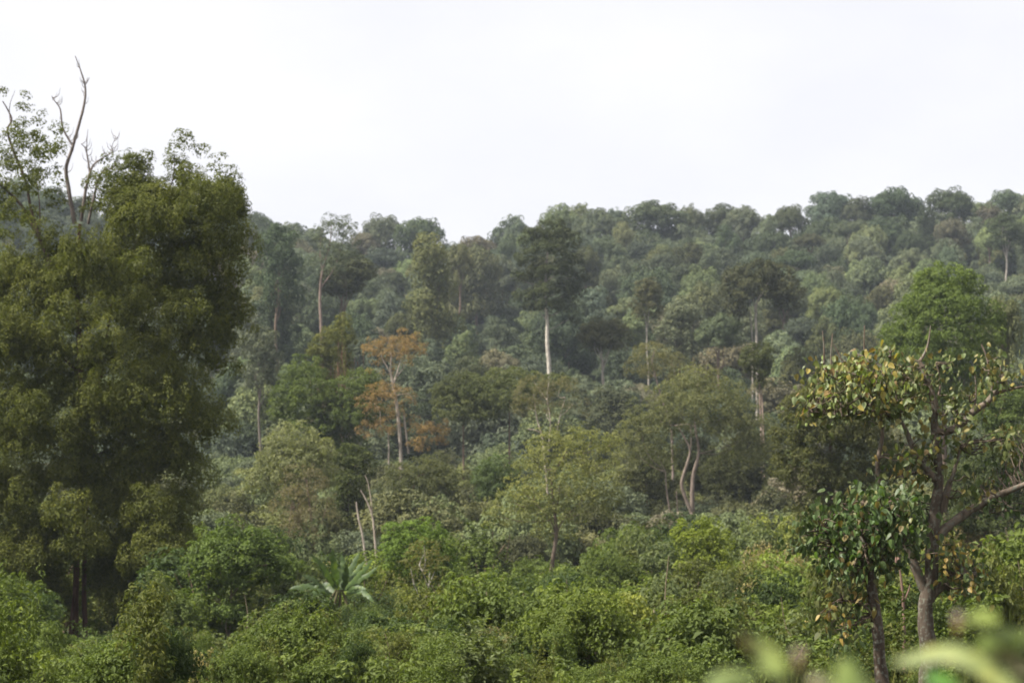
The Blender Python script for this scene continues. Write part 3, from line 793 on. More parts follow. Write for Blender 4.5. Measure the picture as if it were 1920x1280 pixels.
simple_tree('bright_tree', 'fresh bright green bushy tree between the white stems and the light green tree', 785, 138,
            [(790, 1000, 34, 20, 0), (745, 1010, 26, 22, 0), (815, 1025, 26, 22, 0), (770, 1035, 46, 26, -.6), (740, 1055, 26, 22, 0), (830, 1060, 30, 26, 0), (790, 1075, 44, 26, 0)],
            (.080, .120, .028), .17, .33, .8, [(138, [(788, 1180), (786, 1020)], [.12, .04])])
simple_tree('sparse_tree', 'thin young tree with forked white stem right of the banana plant', 795, 112,
            [(795, 1050, 34, 24, 0), (770, 1075, 24, 20, 0), (815, 1080, 24, 20, 0), (795, 1030, 20, 16, 0)], (.085, .085, .034), .13, .3, .3,
            [(112, [(793, 1170), (796, 1135), (803, 1100), (806, 1070)], [.06, .045, .02]), (112, [(796, 1140), (785, 1115), (776, 1095)], [.035, .02]), (112, [(803, 1100), (792, 1070)], [.025, .012])], bark=(.36, .33, .28), gap=.3, core=0)
simple_tree('leafy_tree', 'mid green bushy tree with slender stems right of the big dark trunk', 430, 104,
            [(440, 1010, 44, 24, 0), (395, 1030, 36, 24, 0), (490, 1025, 40, 24, 0), (430, 1050, 54, 26, -.8), (375, 1075, 30, 26, 0), (510, 1055, 36, 22, 0), (540, 1075, 26, 18, 0), (470, 1085, 50, 24, 0), (380, 1110, 34, 20, 0), (430, 1150, 34, 16, -.8), (400, 1020, 20, 18, 1)],
            (.060, .086, .027), .17, .34, .8, [(104, [(418, 1290), (428, 1200), (433, 1120), (436, 1040)], [.09, .075, .05, .02]), (104, [(412, 1290), (414, 1200), (418, 1130), (412, 1060)], [.05, .035, .015]), (104, [(433, 1120), (455, 1090), (480, 1060)], [.03, .012])], bark=(.24, .19, .14))

# ------------------------------------------------------------------ big dead-topped tree on the left
d = 115
r_, o = root_at('big_tree', 'huge dark olive tree filling the left side, bare dead branches at its top', 150, d)
link('trunk', trunk_from([(d, [(140, 1215), (141, 1150), (143, 1080), (150, 900), (150, 700), (145, 520), (150, 420)], [.25, .20, .19, .18, .17, .14, .1]),
                          (d + .5, [(161, 1215), (159, 1150), (158, 1080), (165, 900), (190, 700), (220, 500)], [.17, .15, .14, .12, .05]),
                          (d - .4, [(130, 1215), (134, 1160), (141, 1100)], [.12, .1, .08])], origin=o, sides=10), r_, (.105, .058, .042))
rt_ = np.random.default_rng(8)
dead = [([(140, 420), (128, 350), (124, 315), (135, 280), (142, 255), (157, 200), (160, 165), (152, 135), (141, 105)], [.15, .13, .11, .09, .06, .025]),
        ([(135, 272), (118, 240), (113, 205), (103, 190), (100, 183)], [.075, .06, .035, .025]),
        ([(152, 415), (160, 360), (170, 320), (180, 305), (200, 292), (214, 285)], [.12, .1, .07, .04, .02]),
        ([(168, 322), (165, 300), (160, 278), (152, 270)], [.07, .05, .02]), ([(163, 285), (163, 262), (165, 243)], [.035, .015]),
        ([(180, 305), (180, 292)], [.03, .012]), ([(211, 287), (210, 275), (215, 262), (218, 256)], [.03, .02, .01]),
        ([(165, 420), (176, 370), (185, 335), (198, 318), (212, 315)], [.1, .08, .05, .02]),
        ([(152, 135), (149, 122), (148, 112)], [.02, .01]), ([(160, 160), (166, 150), (168, 145)], [.025, .01]), ([(100, 185), (97, 180)], [.035, .02]), ([(108, 193), (112, 188)], [.02, .01]),
        ([(157, 180), (156, 170)], [.02, .01]), ([(150, 232), (153, 220), (152, 208)], [.02, .01])]
for pts, rad in dead:
    segs = [(d, pts, np.array(rad) * .9)]
    if len(pts) > 3:
        for k in range(len(pts) * 2):
            i_ = rt_.integers(1, len(pts))
            f_ = rt_.uniform()
            bx, by = pts[i_ - 1][0] * (1 - f_) + pts[i_][0] * f_, pts[i_ - 1][1] * (1 - f_) + pts[i_][1] * f_
            sx, L_ = rt_.choice([-1, 1]), rt_.uniform(6, 20)
            segs.append((d, [(bx, by), (bx + sx * L_ * .45, by - L_ * .35, rt_.normal(0, .2)), (bx + sx * L_ * .6, by - L_, rt_.normal(0, .3))], [.022, .016, .006]))
    link('dead_branch', trunk_from(segs, origin=o, sides=7, name='dead_branch'), r_, (.15, .125, .11))
live = [([(100, 520), (84, 470), (60, 420), (36, 380), (10, 355), (-20, 330)], [.14, .1, .05]), ([(84, 470), (60, 400), (48, 340), (24, 280), (14, 245), (22, 225), (14, 205), (5, 190)], [.1, .08, .06, .03]),
        ([(20, 235), (18, 200), (28, 170)], [.03, .012]), ([(150, 560), (120, 530), (84, 470)], [.15, .12]), ([(75, 450), (74, 380), (66, 320)], [.05, .02]),
        ([(220, 520), (270, 430), (320, 350), (328, 290)], [.1, .06, .02]), ([(240, 480), (290, 420), (380, 340)], [.08, .05, .02]), ([(200, 560), (300, 480), (420, 420)], [.1, .06, .02]),
        ([(150, 700), (60, 620), (-20, 580)], [.1, .05]), ([(160, 760), (280, 680), (390, 640)], [.1, .05, .02]), ([(160, 860), (270, 820), (350, 800)], [.08, .03]), ([(155, 960), (250, 960), (330, 940)], [.07, .03])]
for pts, rad in live:
    link('branch', trunk_from([(d, pts, rad)], origin=o, sides=7, name='branch'), r_, (.085, .062, .05))
rgb = np.random.default_rng(41)
LB = []
# silhouette rows: y, left edge, right edge
for y, x0, x1 in [(400, 225, 440), (440, 180, 440), (485, 140, 440), (530, 60, 445), (575, -40, 440), (620, -60, 430), (665, -70, 410), (710, -70, 395), (755, -70, 385), (800, -70, 390), (845, -70, 385), (890, -70, 380), (930, -70, 375), (970, -60, 350), (1010, -60, 340), (1050, -60, 320)]:
    xx = x0 + rgb.uniform(8, 30)
    while xx < x1:
        w_ = rgb.uniform(24, 42)
        f = abs((xx - 180) / 270)
        dep = math.sqrt(max(0, 1 - min(1, f * f))) * 5.2
        LB.append((xx, y + rgb.normal(0, 16), w_, w_ * rgb.uniform(.6, .95), rgb.uniform(-1, .3) * dep))
        xx += w_ * rgb.uniform(.85, 1.3)
for q in [(345, 262, 16, 12, 0), (330, 275, 14, 12, 1), (372, 285, 14, 11, 0), (322, 305, 14, 14, 0), (338, 325, 16, 18, 0), (410, 300, 13, 10, 0), (400, 320, 10, 8, 1), (430, 330, 18, 12, 0), (440, 360, 14, 12, 0), (420, 370, 26, 18, 0),
          (375, 360, 26, 16, 1), (340, 370, 26, 18, 0), (290, 345, 22, 14, 0), (260, 310, 22, 12, 0), (240, 295, 16, 8, 1), (280, 300, 14, 14, 0), (300, 380, 34, 22, -1), (250, 380, 30, 20, 0), (215, 345, 20, 12, 0), (455, 385, 7, 10, 0), (455, 400, 6, 8, 0), (185, 380, 20, 18, 1), (435, 405, 18, 16, 0), (445, 440, 14, 18, 0),
          (45, 235, 14, 10, 0), (70, 260, 16, 10, 1), (88, 270, 10, 10, 0), (50, 285, 22, 12, 0), (20, 260, 14, 14, 0), (85, 300, 16, 10, 0), (30, 310, 26, 12, 0), (5, 290, 16, 14, 0), (70, 330, 20, 10, 1), (105, 320, 12, 8, 0), (0, 340, 20, 14, 0), (45, 350, 18, 10, 0), (5, 390, 18, 12, 0), (110, 290, 8, 8, 0), (48, 180, 6, 5, 0), (60, 205, 6, 4, 0), (2, 175, 4, 7, 0), (75, 215, 5, 5, 0), (40, 205, 6, 5, 0),
          (110, 480, 20, 16, 0), (30, 500, 34, 18, 1), (-20, 480, 30, 16, 1), (20, 440, 18, 10, 1), (450, 590, 18, 14, 0), (440, 555, 20, 16, 0), (425, 640, 26, 16, 0)]:
    LB.append(q)
for x0, x1, y0, y1, n_ in [(-70, 110, 1060, 1150, 16), (185, 330, 1050, 1120, 9), (-50, 80, 500, 590, 9), (95, 160, 440, 530, 5), (225, 435, 325, 410, 13), (90, 132, 1080, 1140, 4), (175, 240, 1080, 1150, 6), (300, 385, 900, 1080, 8)]:
    for k in range(n_):
        w_ = rgb.uniform(20, 34)
        LB.append((rgb.uniform(x0, x1), rgb.uniform(y0, y1), w_, w_ * .85, rgb.uniform(-2, 2)))
solid = [q for q in LB if (q[1] >= 395 or (q[0] > 222 and q[3] > 16 and q[1] > 322)) and not (q[0] < 90 and q[1] < 480)]
for k in range(46):
    LB.append((rgb.uniform(-40, 112), 225 + 230 * rgb.uniform() ** .8, rgb.uniform(9, 20), rgb.uniform(7, 12), rgb.uniform(-2, 2)))
for k in range(20):
    LB.append((rgb.uniform(170, 300), rgb.uniform(300, 395), rgb.uniform(10, 20), rgb.uniform(8, 14), rgb.uniform(-2, 1)))
airy = [q for q in LB if q[1] < 395 or (q[0] < 90 and q[1] < 480)]
link('crown', crown_mesh(lobes_px(o, d, solid), .125, rgb, puff=.38, dens=.62, droop=1.2, gap=.12, core=1.4, flat=1.2, rag=.3), r_, (.064, .072, .020))
link('crown', crown_mesh(lobes_px(o, d, airy), .125, rgb, puff=.25, dens=.5, droop=.6, gap=.24, core=.3), r_, (.062, .072, .020))

# ------------------------------------------------------------------ banana plant
d = 96
r_, o = root_at('banana_plant', 'clump of banana plants with broad arching torn leaves above the thicket', 635, d, 'plant')
def strap_leaf(base, mid, tip, w, rng, normal=(0, -1, .4), seg=16, fray=.4, arch=None):
    """A broad strap leaf along a curve, folded at the midrib, edges slightly torn."""
    P = spline([base, mid, tip], seg // 2)
    k = len(P); t = np.linspace(0, 1, k)
    P = P + rng.normal(0, w * .10, P.shape) * (fray > .1)
    tan = norm(np.gradient(P, axis=0))
    side = norm(np.cross(tan, np.array(normal, float)))
    nn = np.cross(side, tan)
    ww = w * np.clip(np.sin(math.pi * np.clip(t * .93 + .07, 0, 1)) ** .6, .06, 1)
    l_ = ww * (1 - fray * rng.uniform(0, 1, k)); r2 = ww * (1 - fray * rng.uniform(0, 1, k))
    v = np.concatenate([P - side * l_[:, None] + nn * l_[:, None] * -.25, P, P + side * r2[:, None] + nn * r2[:, None] * -.25])
    i = np.arange(k - 1)
    f = np.concatenate([np.stack([i, i + k, i + k + 1, i + 1], 1), np.stack([i + k, i + 2 * k, i + 2 * k + 1, i + k + 1], 1)])
    mb = MB(); mb.quads(v, f, np.full(len(f), .5) + rng.normal(0, .12, len(f)))
    return mb.mesh('leaf', M_big, True)
rgn = np.random.default_rng(3)
ban = [((634, 1110), (628, 1085), (625, 1056), .20), ((640, 1110), (652, 1085), (664, 1061), .17), ((648, 1115), (660, 1090), (672, 1072), .14), ((632, 1110), (616, 1090), (606, 1074), .16), ((630, 1118), (612, 1108), (597, 1125), .20),
       ((622, 1125), (596, 1108), (568, 1112), .22), ((640, 1118), (636, 1090), (632, 1068), .2), ((648, 1120), (662, 1108), (674, 1112), .15), ((644, 1115), (668, 1100), (690, 1082), .14), ((636, 1122), (622, 1126), (608, 1136), .16), ((642, 1115), (645, 1095), (648, 1078), .17), ((618, 1120), (592, 1098), (580, 1092), .12), ((628, 1112), (612, 1080), (596, 1062), .15), ((646, 1112), (668, 1090), (684, 1070), .15), ((640, 1112), (641, 1085), (640, 1062), .16), ((624, 1120), (600, 1116), (584, 1132), .16), ((650, 1120), (672, 1116), (686, 1130), .16)]
ban = [tuple((634 + (p[0] - 634) * 1.15, p[1] - 10 + (p[1] - 1112) * .15) for p in q[:3]) + (q[3] * 1.1,) for q in ban]
for b, mm, t, w in ban:
    dd = rgn.uniform(-1.0, 1.0)
    link('leaf', strap_leaf(at(*b, d) - o, at(*mm, d + dd * .6) - o, at(mm[0] + (t[0] - mm[0]) * 1.45, mm[1] + (t[1] - mm[1]) * 1.3, d + dd) - o, w * .85, rgn, normal=(0, -1, .5)), r_, np.array((.054, .084, .028)) * rgn.uniform(.7, 1.4))
for px in (616, 628, 640, 652):
    link('stem', trunk_from([(d + rgn.uniform(-.5, .5), [(px, 1200), (px + rgn.uniform(-3, 3), 1140), (636 + (px - 634) * .3, 1105)], [.11, .09, .05])], origin=o, name='stem'), r_, (.085, .075, .035))

# ------------------------------------------------------------------ shrubs
SHRUB = {}
def spray_mesh(rng, n=26, h=3.0, leaf=.17):
    """Arching wand-like stems with leaves along them."""
    P, N, T = [], [], []
    for k in range(n):
        a = rng.uniform(0, 6.28); out_ = rng.uniform(.2, 1.5); hh = h * rng.uniform(.55, 1.1)
        m_ = int(hh * 34)
        t = rng.uniform(.15, 1, m_)
        b0 = rng.normal(0, .35, 2)
        c_ = np.stack([b0[0] + math.cos(a) * out_ * t ** 1.8, b0[1] + math.sin(a) * out_ * t ** 1.8, hh * (t - .22 * out_ * t ** 3)], 1)
        s_ = norm(rng.normal(size=(m_, 3)))
        P.append(c_ + s_ * leaf * rng.uniform(.3, 1.1, (m_, 1)))
        N.append(norm(s_ * .5 + rdirs(m_, rng) * .5 + np.array((0, 0, .8))))
        T.append(.5 + rng.normal(0, .1) + rng.normal(0, .16, m_))
    mb = MB()
    leaves(mb, np.concatenate(P), np.concatenate(N), leaf, rng, .5, .8, np.concatenate(T))
    return mb.mesh('foliage', M_leaf)
for kind in ('leafy', 'rounded', 'twiggy', 'upright', 'spray'):
    SHRUB[kind] = []
    for k in range(3):
        rs = np.random.default_rng(900 + k + 10 * len(SHRUB))
        if kind == 'leafy':
            me = crown_mesh(lobes_dome(3.4, 2.4, 9, rs, .2), .16, rs, puff=.27, dens=.62, wide=.6, rag=.5, gap=.2)
        elif kind == 'rounded':
            me = crown_mesh(lobes_dome(3.4, 2.6, 13, rs, .18), .115, rs, puff=.25, dens=.5, rag=.5, gap=.2)
        elif kind == 'twiggy':
            me = crown_mesh(lobes_round(3.2, 2.8, 20, rs, .13), .10, rs, puff=.26, dens=.3, gap=.25, core=0)
        elif kind == 'spray':
            me = spray_mesh(rs)
        else:
            me = crown_mesh(lobes_column(2.0, 3.4, 10, rs, .24), .17, rs, puff=.27, dens=.62, droop=1.0, wide=.42)
        SHRUB[kind].append(me)
def stem_mesh(rng):
    mb = MB()
    for k in range(6):
        a = rng.uniform(0, 6.28); s = rng.uniform(.4, 1.1)
        tube(mb, wob((rng.normal(0, .1), rng.normal(0, .1), -.2), (math.cos(a) * s, math.sin(a) * s, rng.uniform(1.3, 2.2)), rng, .06, 4), [.035, .012], 5, rng)
    return mb.mesh('stem', M_bark, True)
STEMS = [stem_mesh(np.random.default_rng(60 + k)) for k in range(3)]
SLOOK = {'mid green': (.068, .092, .028), 'dark green': (.036, .054, .022), 'fresh green': (.085, .112, .030), 'grey green': (.085, .105, .050), 'olive': (.068, .078, .027), 'yellow green': (.100, .115, .032), 'dry straw': (.19, .165, .095)}
SH_W = dict(spray=2.6, leafy=3.4, rounded=3.4, twiggy=3.2, upright=2.0)
SH_H = dict(spray=3.0, leafy=2.4, rounded=2.6, twiggy=2.8, upright=3.4)
def zone_of(d):
    return 'front thicket' if d < 72 else 'middle thicket' if d < 105 else 'rear thicket'
def shrub(px, d, w, h, kind, look, label=None):
    rs = np.random.default_rng(int(abs(px) * 11 + d * 7))
    x = wx(px, d); z = float(ground(x, d))
    r0 = thing('shrub', label or '', 'shrub', (x, d, z - .05), 'shrubs of the valley thicket')
    col = np.array(SLOOK[look]) * rs.uniform(.68, 1.12)
    s = w / SH_W[kind]
    rz_ = rs.uniform(0, 6.28)
    link('foliage', SHRUB[kind][rs.integers(0, 3)], r0, col, (0, 0, h - SH_H[kind] * (h / SH_H[kind])), (s, s, h / SH_H[kind]), rz_)
    link('stem', STEMS[rs.integers(0, 3)], r0, (.15, .11, .075), (0, 0, 0), (s, s, h / 2.5), rz_)
    if label is None:
        generic.append((r0, px, look, {'leafy': 'broad-leaved', 'rounded': 'dense', 'twiggy': 'twiggy', 'upright': 'upright', 'spray': 'arching'}[kind], zone_of(d), 'shrub'))
    return r0
rg = np.random.default_rng(77)
# shrubs one can name in the photograph
shrub(1440, 112, 4.2, 5.4, 'twiggy', 'dry straw', 'tall straw-coloured dry shrub left of the big-leaved tree')
shrub(1400, 108, 3.2, 3.4, 'twiggy', 'dry straw', 'lower dry straw shrub beside the yellow-green young tree')
shrub(1195, 140, 3.2, 4.9, 'leafy', 'grey green', 'pale grey-green shrub right of the light green tree')
shrub(1400, 150, 5.0, 5.3, 'leafy', 'grey green', 'pale silvery shrub in front of the twisting trunks')
shrub(1050, 108, 3.0, 3.4, 'rounded', 'dark green', 'dark green dense shrub at the light green tree foot, in shade')
shrub(660, 88, 2.6, 2.4, 'rounded', 'dark green', 'low dark shrub just below the banana plant')
shrub(900, 62, 3.0, 2.6, 'leafy', 'mid green', 'large-leaved shrub at the bottom centre, its leaves catching light')
shrub(815, 66, 2.6, 2.5, 'rounded', 'olive', 'dense olive shrub at the bottom, left of the large-leaved shrub')
shrub(1150, 70, 3.2, 2.5, 'leafy', 'yellow green', 'sunlit yellow-green shrub at the bottom, left of the dark hollow')
shrub(1590, 58, 2.4, 3.0, 'leafy', 'olive', 'olive-green leafy shrub just below the dense glossy-leaved tree')
shrub(1820, 60, 2.6, 3.4, 'leafy', 'olive', 'olive-green leafy shrub close to the right of the lichen-marked trunk')
for px, d, w, h, kd, lk, lab in [
        (1068, 100, 3.2, 3.3, 'leafy', 'dark green', 'dark green broad-leaved bush in the hollow right of the leaning dark trunk'),
        (985, 84, 3.0, 3.0, 'leafy', 'mid green', 'leafy green bush above the bottom centre, left of the dark hollow'),
        (560, 70, 2.4, 2.3, 'upright', 'dark green', 'dark upright bush in shade below the mid green bushy tree'),
        (300, 74, 3.0, 2.0, 'spray', 'olive', 'olive arching bush in the shade right of the twin brown trunk'),
        (1230, 86, 3.0, 3.2, 'spray', 'fresh green', 'bright arching bush below the yellow-green young tree'),
        (1130, 122, 3.4, 4.6, 'rounded', 'mid green', 'tall dense green bush right of the light green tree foot'),
        (905, 126, 3.4, 4.4, 'spray', 'mid green', 'tall arching bush left of the light green tree foot'),
        (1500, 84, 2.6, 3.0, 'leafy', 'mid green', 'leafy mid green bush left of the leaning dark trunk'),
        (1880, 82, 3.4, 4.2, 'leafy', 'dark green', 'tall dark bush at the right edge behind the lichen-marked trunk'),
        (1790, 96, 3.0, 3.6, 'spray', 'grey green', 'pale green bush seen right of the lichen-marked trunk'),
        (40, 84, 3.4, 2.6, 'leafy', 'dark green', 'dark broad-leaved bush at the left edge under the huge tree'),
        (720, 60, 2.2, 1.9, 'leafy', 'dark green', 'dark leafy bush at the bottom left of centre')]:
    shrub(px, d, w, h, kd, lk, lab)
for d0, sp, hr in [(160, 62, (3.0, 6.0)), (142, 66, (2.8, 5.4)), (125, 74, (2.4, 5.0)), (108, 88, (2.2, 4.6)), (92, 104, (1.6, 4.8)), (78, 118, (1.4, 4.3)), (66, 130, (1.1, 3.5)), (54, 170, (.9, 2.6))]:
    px = -40 + rg.uniform(0, sp)
    while px < 1960:
        d = d0 + rg.uniform(-6, 6)
        h = rg.uniform(*hr)
        h = cap_height(px, d, h, h * .6 / d * F)
        if 1640 < px < 1800 and d < 75: h = min(h, 1.3)
        u = rg.uniform()
        kind = 'leafy' if u < .27 else 'rounded' if u < .37 else 'twiggy' if u < .50 else 'upright' if u < .66 else 'spray'
        lk = list(SLOOK)[rg.choice(7, p=[.24, .09, .19, .14, .13, .16, .05])]
        if px < 330: lk = ['mid green', 'dark green', 'olive'][rg.integers(0, 3)]
        shrub(px, d, h * rg.uniform(1.0, 1.5) * (.6 if kind == 'upright' else 1), h, kind, lk)
        px += sp * rg.uniform(.75, 1.3)

# ------------------------------------------------------------------ uncountable growth: undergrowth and grass
def scatter_growth(npuff, per, d0, d1, hgt, pr, leaf, color, rng, mat=M_leaf, margin=60, power=.8, name='undergrowth'):
    y = d0 + (d1 - d0) * rng.uniform(0, 1, npuff) ** power
    x = wx(960 + rng.uniform(-960 - margin, 960 + margin, npuff), y)
    c = np.stack([x, y, ground(x, y) + hgt * rng.uniform(0, 1, npuff) ** 1.3], 1)
    r = pr * rng.uniform(.6, 1.3, npuff)
    q = norm(rng.normal(size=(npuff, per, 3)) + np.array((0, -.15, .5)))
    P = (c[:, None] + q * (r[:, None] * rng.uniform(.45, 1.05, (npuff, per)) ** .6)[..., None] * np.array((1.15, 1.15, .75))).reshape(-1, 3)
    N = norm(q.reshape(-1, 3) * .8 + rdirs(npuff * per, rng) * .55 + np.array((0, 0, .3)))
    T = (.48 + rng.normal(0, .13, (npuff, 1)) + rng.normal(0, .16, (npuff, per))).ravel()
    mb = MB()
    leaves(mb, P, N, leaf, rng, .55, .4, T)
    o_ = link(name, mb.mesh(name, mat), None, color)
    o_['kind'] = 'stuff'
    return o_
scatter_growth(650, 50, 41, 66, .7, .26, .12, (.070, .092, .028), rg)
scatter_growth(650, 50, 62, 110, .9, .36, .15, (.066, .092, .028), rg)
scatter_growth(600, 50, 105, 190, 1.6, .7, .24, (.064, .084, .028), rg)

def understory(sources, n, d0, d1, hgt, color, rng, power=.8, wide=(.8, 1.5), base=(12., 9.)):
    """Low growth nobody could count, massed over a belt of ground: one object, small crowns set on its points by geometry nodes."""
    y = d0 + (d1 - d0) * rng.uniform(0, 1, n) ** power
    x = wx(960 + rng.uniform(-1030, 1030, n), y)
    h = rng.uniform(*hgt, n)
    w = h * rng.uniform(*wide, n)
    h = np.array([cap_height(960 + x[i] / y[i] * F, y[i], h[i] * .98, w[i] / y[i] * F * .4) for i in range(n)])
    w = np.minimum(w, h * 2.6)
    me = bpy.data.meshes.new('understory')
    me.vertices.add(n)
    me.vertices.foreach_set('co', np.stack([x, y, ground(x, y) - h * .18], 1).astype(np.float32).ravel())
    sc_ = me.attributes.new('size', 'FLOAT_VECTOR', 'POINT')
    sc_.data.foreach_set('vector', np.stack([w / base[0], w / base[0], h * 1.15 / base[1]], 1).astype(np.float32).ravel())
    ro = me.attributes.new('turn', 'FLOAT_VECTOR', 'POINT')
    ro.data.foreach_set('vector', np.stack([rng.normal(0, .12, n), rng.normal(0, .12, n), rng.uniform(0, 6.28, n)], 1).astype(np.float32).ravel())
    ob = link('understory', me, None, color)
    ob['kind'] = 'stuff'
    coll = bpy.data.collections.new('understory_crowns')
    for m_ in sources:
        c_ = bpy.data.objects.new('understory_crown', m_)
        c_.color = ob.color
        coll.objects.link(c_)
    ng = bpy.data.node_groups.new('understory', 'GeometryNodeTree')
    ng.interface.new_socket('Geometry', in_out='INPUT', socket_type='NodeSocketGeometry')
    ng.interface.new_socket('Geometry', in_out='OUTPUT', socket_type='NodeSocketGeometry')
    N_, L_ = ng.nodes, ng.links
    gi, go = N_.new('NodeGroupInput'), N_.new('NodeGroupOutput')
    ci = N_.new('GeometryNodeCollectionInfo')
    ci.inputs['Collection'].default_value = coll
    ci.inputs['Separate Children'].default_value = True
    ci.inputs['Reset Children'].default_value = True
    ip = N_.new('GeometryNodeInstanceOnPoints')
    ip.inputs['Pick Instance'].default_value = True
    a1 = N_.new('GeometryNodeInputNamedAttribute'); a1.data_type = 'FLOAT_VECTOR'; a1.inputs['Name'].default_value = 'size'
    a2 = N_.new('GeometryNodeInputNamedAttribute'); a2.data_type = 'FLOAT_VECTOR'; a2.inputs['Name'].default_value = 'turn'
    L_.new(gi.outputs[0], ip.inputs['Points']); L_.new(ci.outputs[0], ip.inputs['Instance'])
    L_.new(a1.outputs['Attribute'], ip.inputs['Scale']); L_.new(a2.outputs['Attribute'], ip.inputs['Rotation'])
    L_.new(ip.outputs[0], go.inputs[0])
    md = ob.modifiers.new('understory', 'NODES'); md.node_group = ng
    return ob
far_src = FAR['domed'] + FAR['rounded']
for lk, n in (('grey green', 105), ('dark green', 110), ('bluish green', 105)):
    understory(far_src, n, 712, 775, (8.5, 13), LOOK[lk], rg, 1.0)
for lk, n in (('grey green', 220), ('olive', 120), ('bluish green', 200), ('pale green', 80), ('dark green', 320)):
    understory(far_src, n, 338, 772, (3.5, 8.5), LOOK[lk], rg)
for lk, n in (('grey green', 110), ('olive', 110), ('pale green', 120), ('deep olive', 80), ('yellow green', 50)):
    understory(far_src, n, 176, 342, (3.0, 6.5), LOOK[lk], rg)
low_src = SHRUB['leafy'][:2] + SHRUB['rounded'][:1] + SHRUB['twiggy'][:1] + SHRUB['spray'] + SHRUB['upright'][:1]
for lk, n in (('mid green', 45), ('olive', 35), ('dark green', 30)):
    understory(low_src, n, 41, 64, (.5, 1.5), SLOOK[lk], rg, 1.0, (.8, 1.5), (3.0, 2.7))
for lk, n in (('mid green', 110), ('dark green', 80), ('fresh green', 35), ('grey green', 70), ('olive', 50), ('yellow green', 20)):
    understory(low_src, n, 44, 180, (.7, 3.0), np.array(SLOOK[lk]) * .85, rg, .75, (.7, 1.4), (3.0, 2.7))

def grass(n, d0, d1, rng):
    y = rng.uniform(d0, d1, n)
    x = wx(rng.uniform(1130, 1960, n), y)
    g = ground(x, y)
    a = rng.uniform(0, 6.28, n)
    L = rng.uniform(.35, 1.0, n)[:, None]
    ln = np.stack([np.cos(a) * .3, np.sin(a) * .3, np.ones(n)], 1)
    sd = np.stack([-np.sin(a), np.cos(a), np.zeros(n)], 1) * .012
    B = np.stack([x, y, g - .02], 1)
    v = np.stack([B - sd, B + sd, B + ln * L], 1).reshape(-1, 3)
    f = np.arange(n * 3).reshape(-1, 3)
    mb = MB(); mb.tris(v, f, rng.uniform(.2, .9, n))
    o_ = link('grass', mb.mesh('grass', M_leaf), None, (.085, .092, .032)); o_['kind'] = 'stuff'
grass(9000, 44, 78, rg)

rg = np.random.default_rng(91)
mb = MB()
for k in range(70):
    dd = rg.uniform(60, 170)
    px = rg.uniform(-20, 1940)
    hh = cap_height(px, dd, rg.uniform(1.2, 3.6), 4)
    b_ = np.array((wx(px, dd), dd, float(ground(wx(px, dd), dd)) - .05))
    tube(mb, wob(b_, b_ + np.array((rg.normal(0, .25), rg.normal(0, .25), hh)) , rg, .04, 4), np.array([.028, .018, .007]) * (.7 + dd / 150), 4, rg)
ds = link('dry_stalks', mb.mesh('dry_stalks', M_bark, True), None, (.24, .19, .13)); ds['kind'] = 'stuff'

# ------------------------------------------------------------------ big-leaved trees on the right
def heart_leaf():
    """One broad drooping leaf, tip at -Z, midrib folded, unit length."""
    prof = [(0, 0), (.22, -.03), (.34, -.24), (.30, -.52), (.14, -.82), (0, -1.0)]
    v, f = [], []
    for x, z in prof: v.append((0, .06 * math.sin(-z * 3), z))
    for s in (-1, 1):
        b = len(v)
        for x, z in prof[1:-1]: v.append((s * x, .06 * math.sin(-z * 3) - .35 * x, z))
        for k in range(len(prof) - 1):
            a, c = k, k + 1
            e1 = b + k - 1 if k > 0 else None
            e2 = b + k if k < len(prof) - 2 else None
            q = [i for i in (a, c, e2, e1) if i is not None]
            f.append(q if s > 0 else q[::-1])
    me = bpy.data.meshes.new('leaf')
    me.from_pydata(v, [], f)
    at_ = me.attributes.new('tint', 'FLOAT', 'FACE')
    at_.data.foreach_set('value', np.full(len(f), .55, np.float32))
    me.materials.append(M_big)
    me.update()
    return me, np.array(v), f
LEAF_ME, LEAF_V, LEAF_F = heart_leaf()

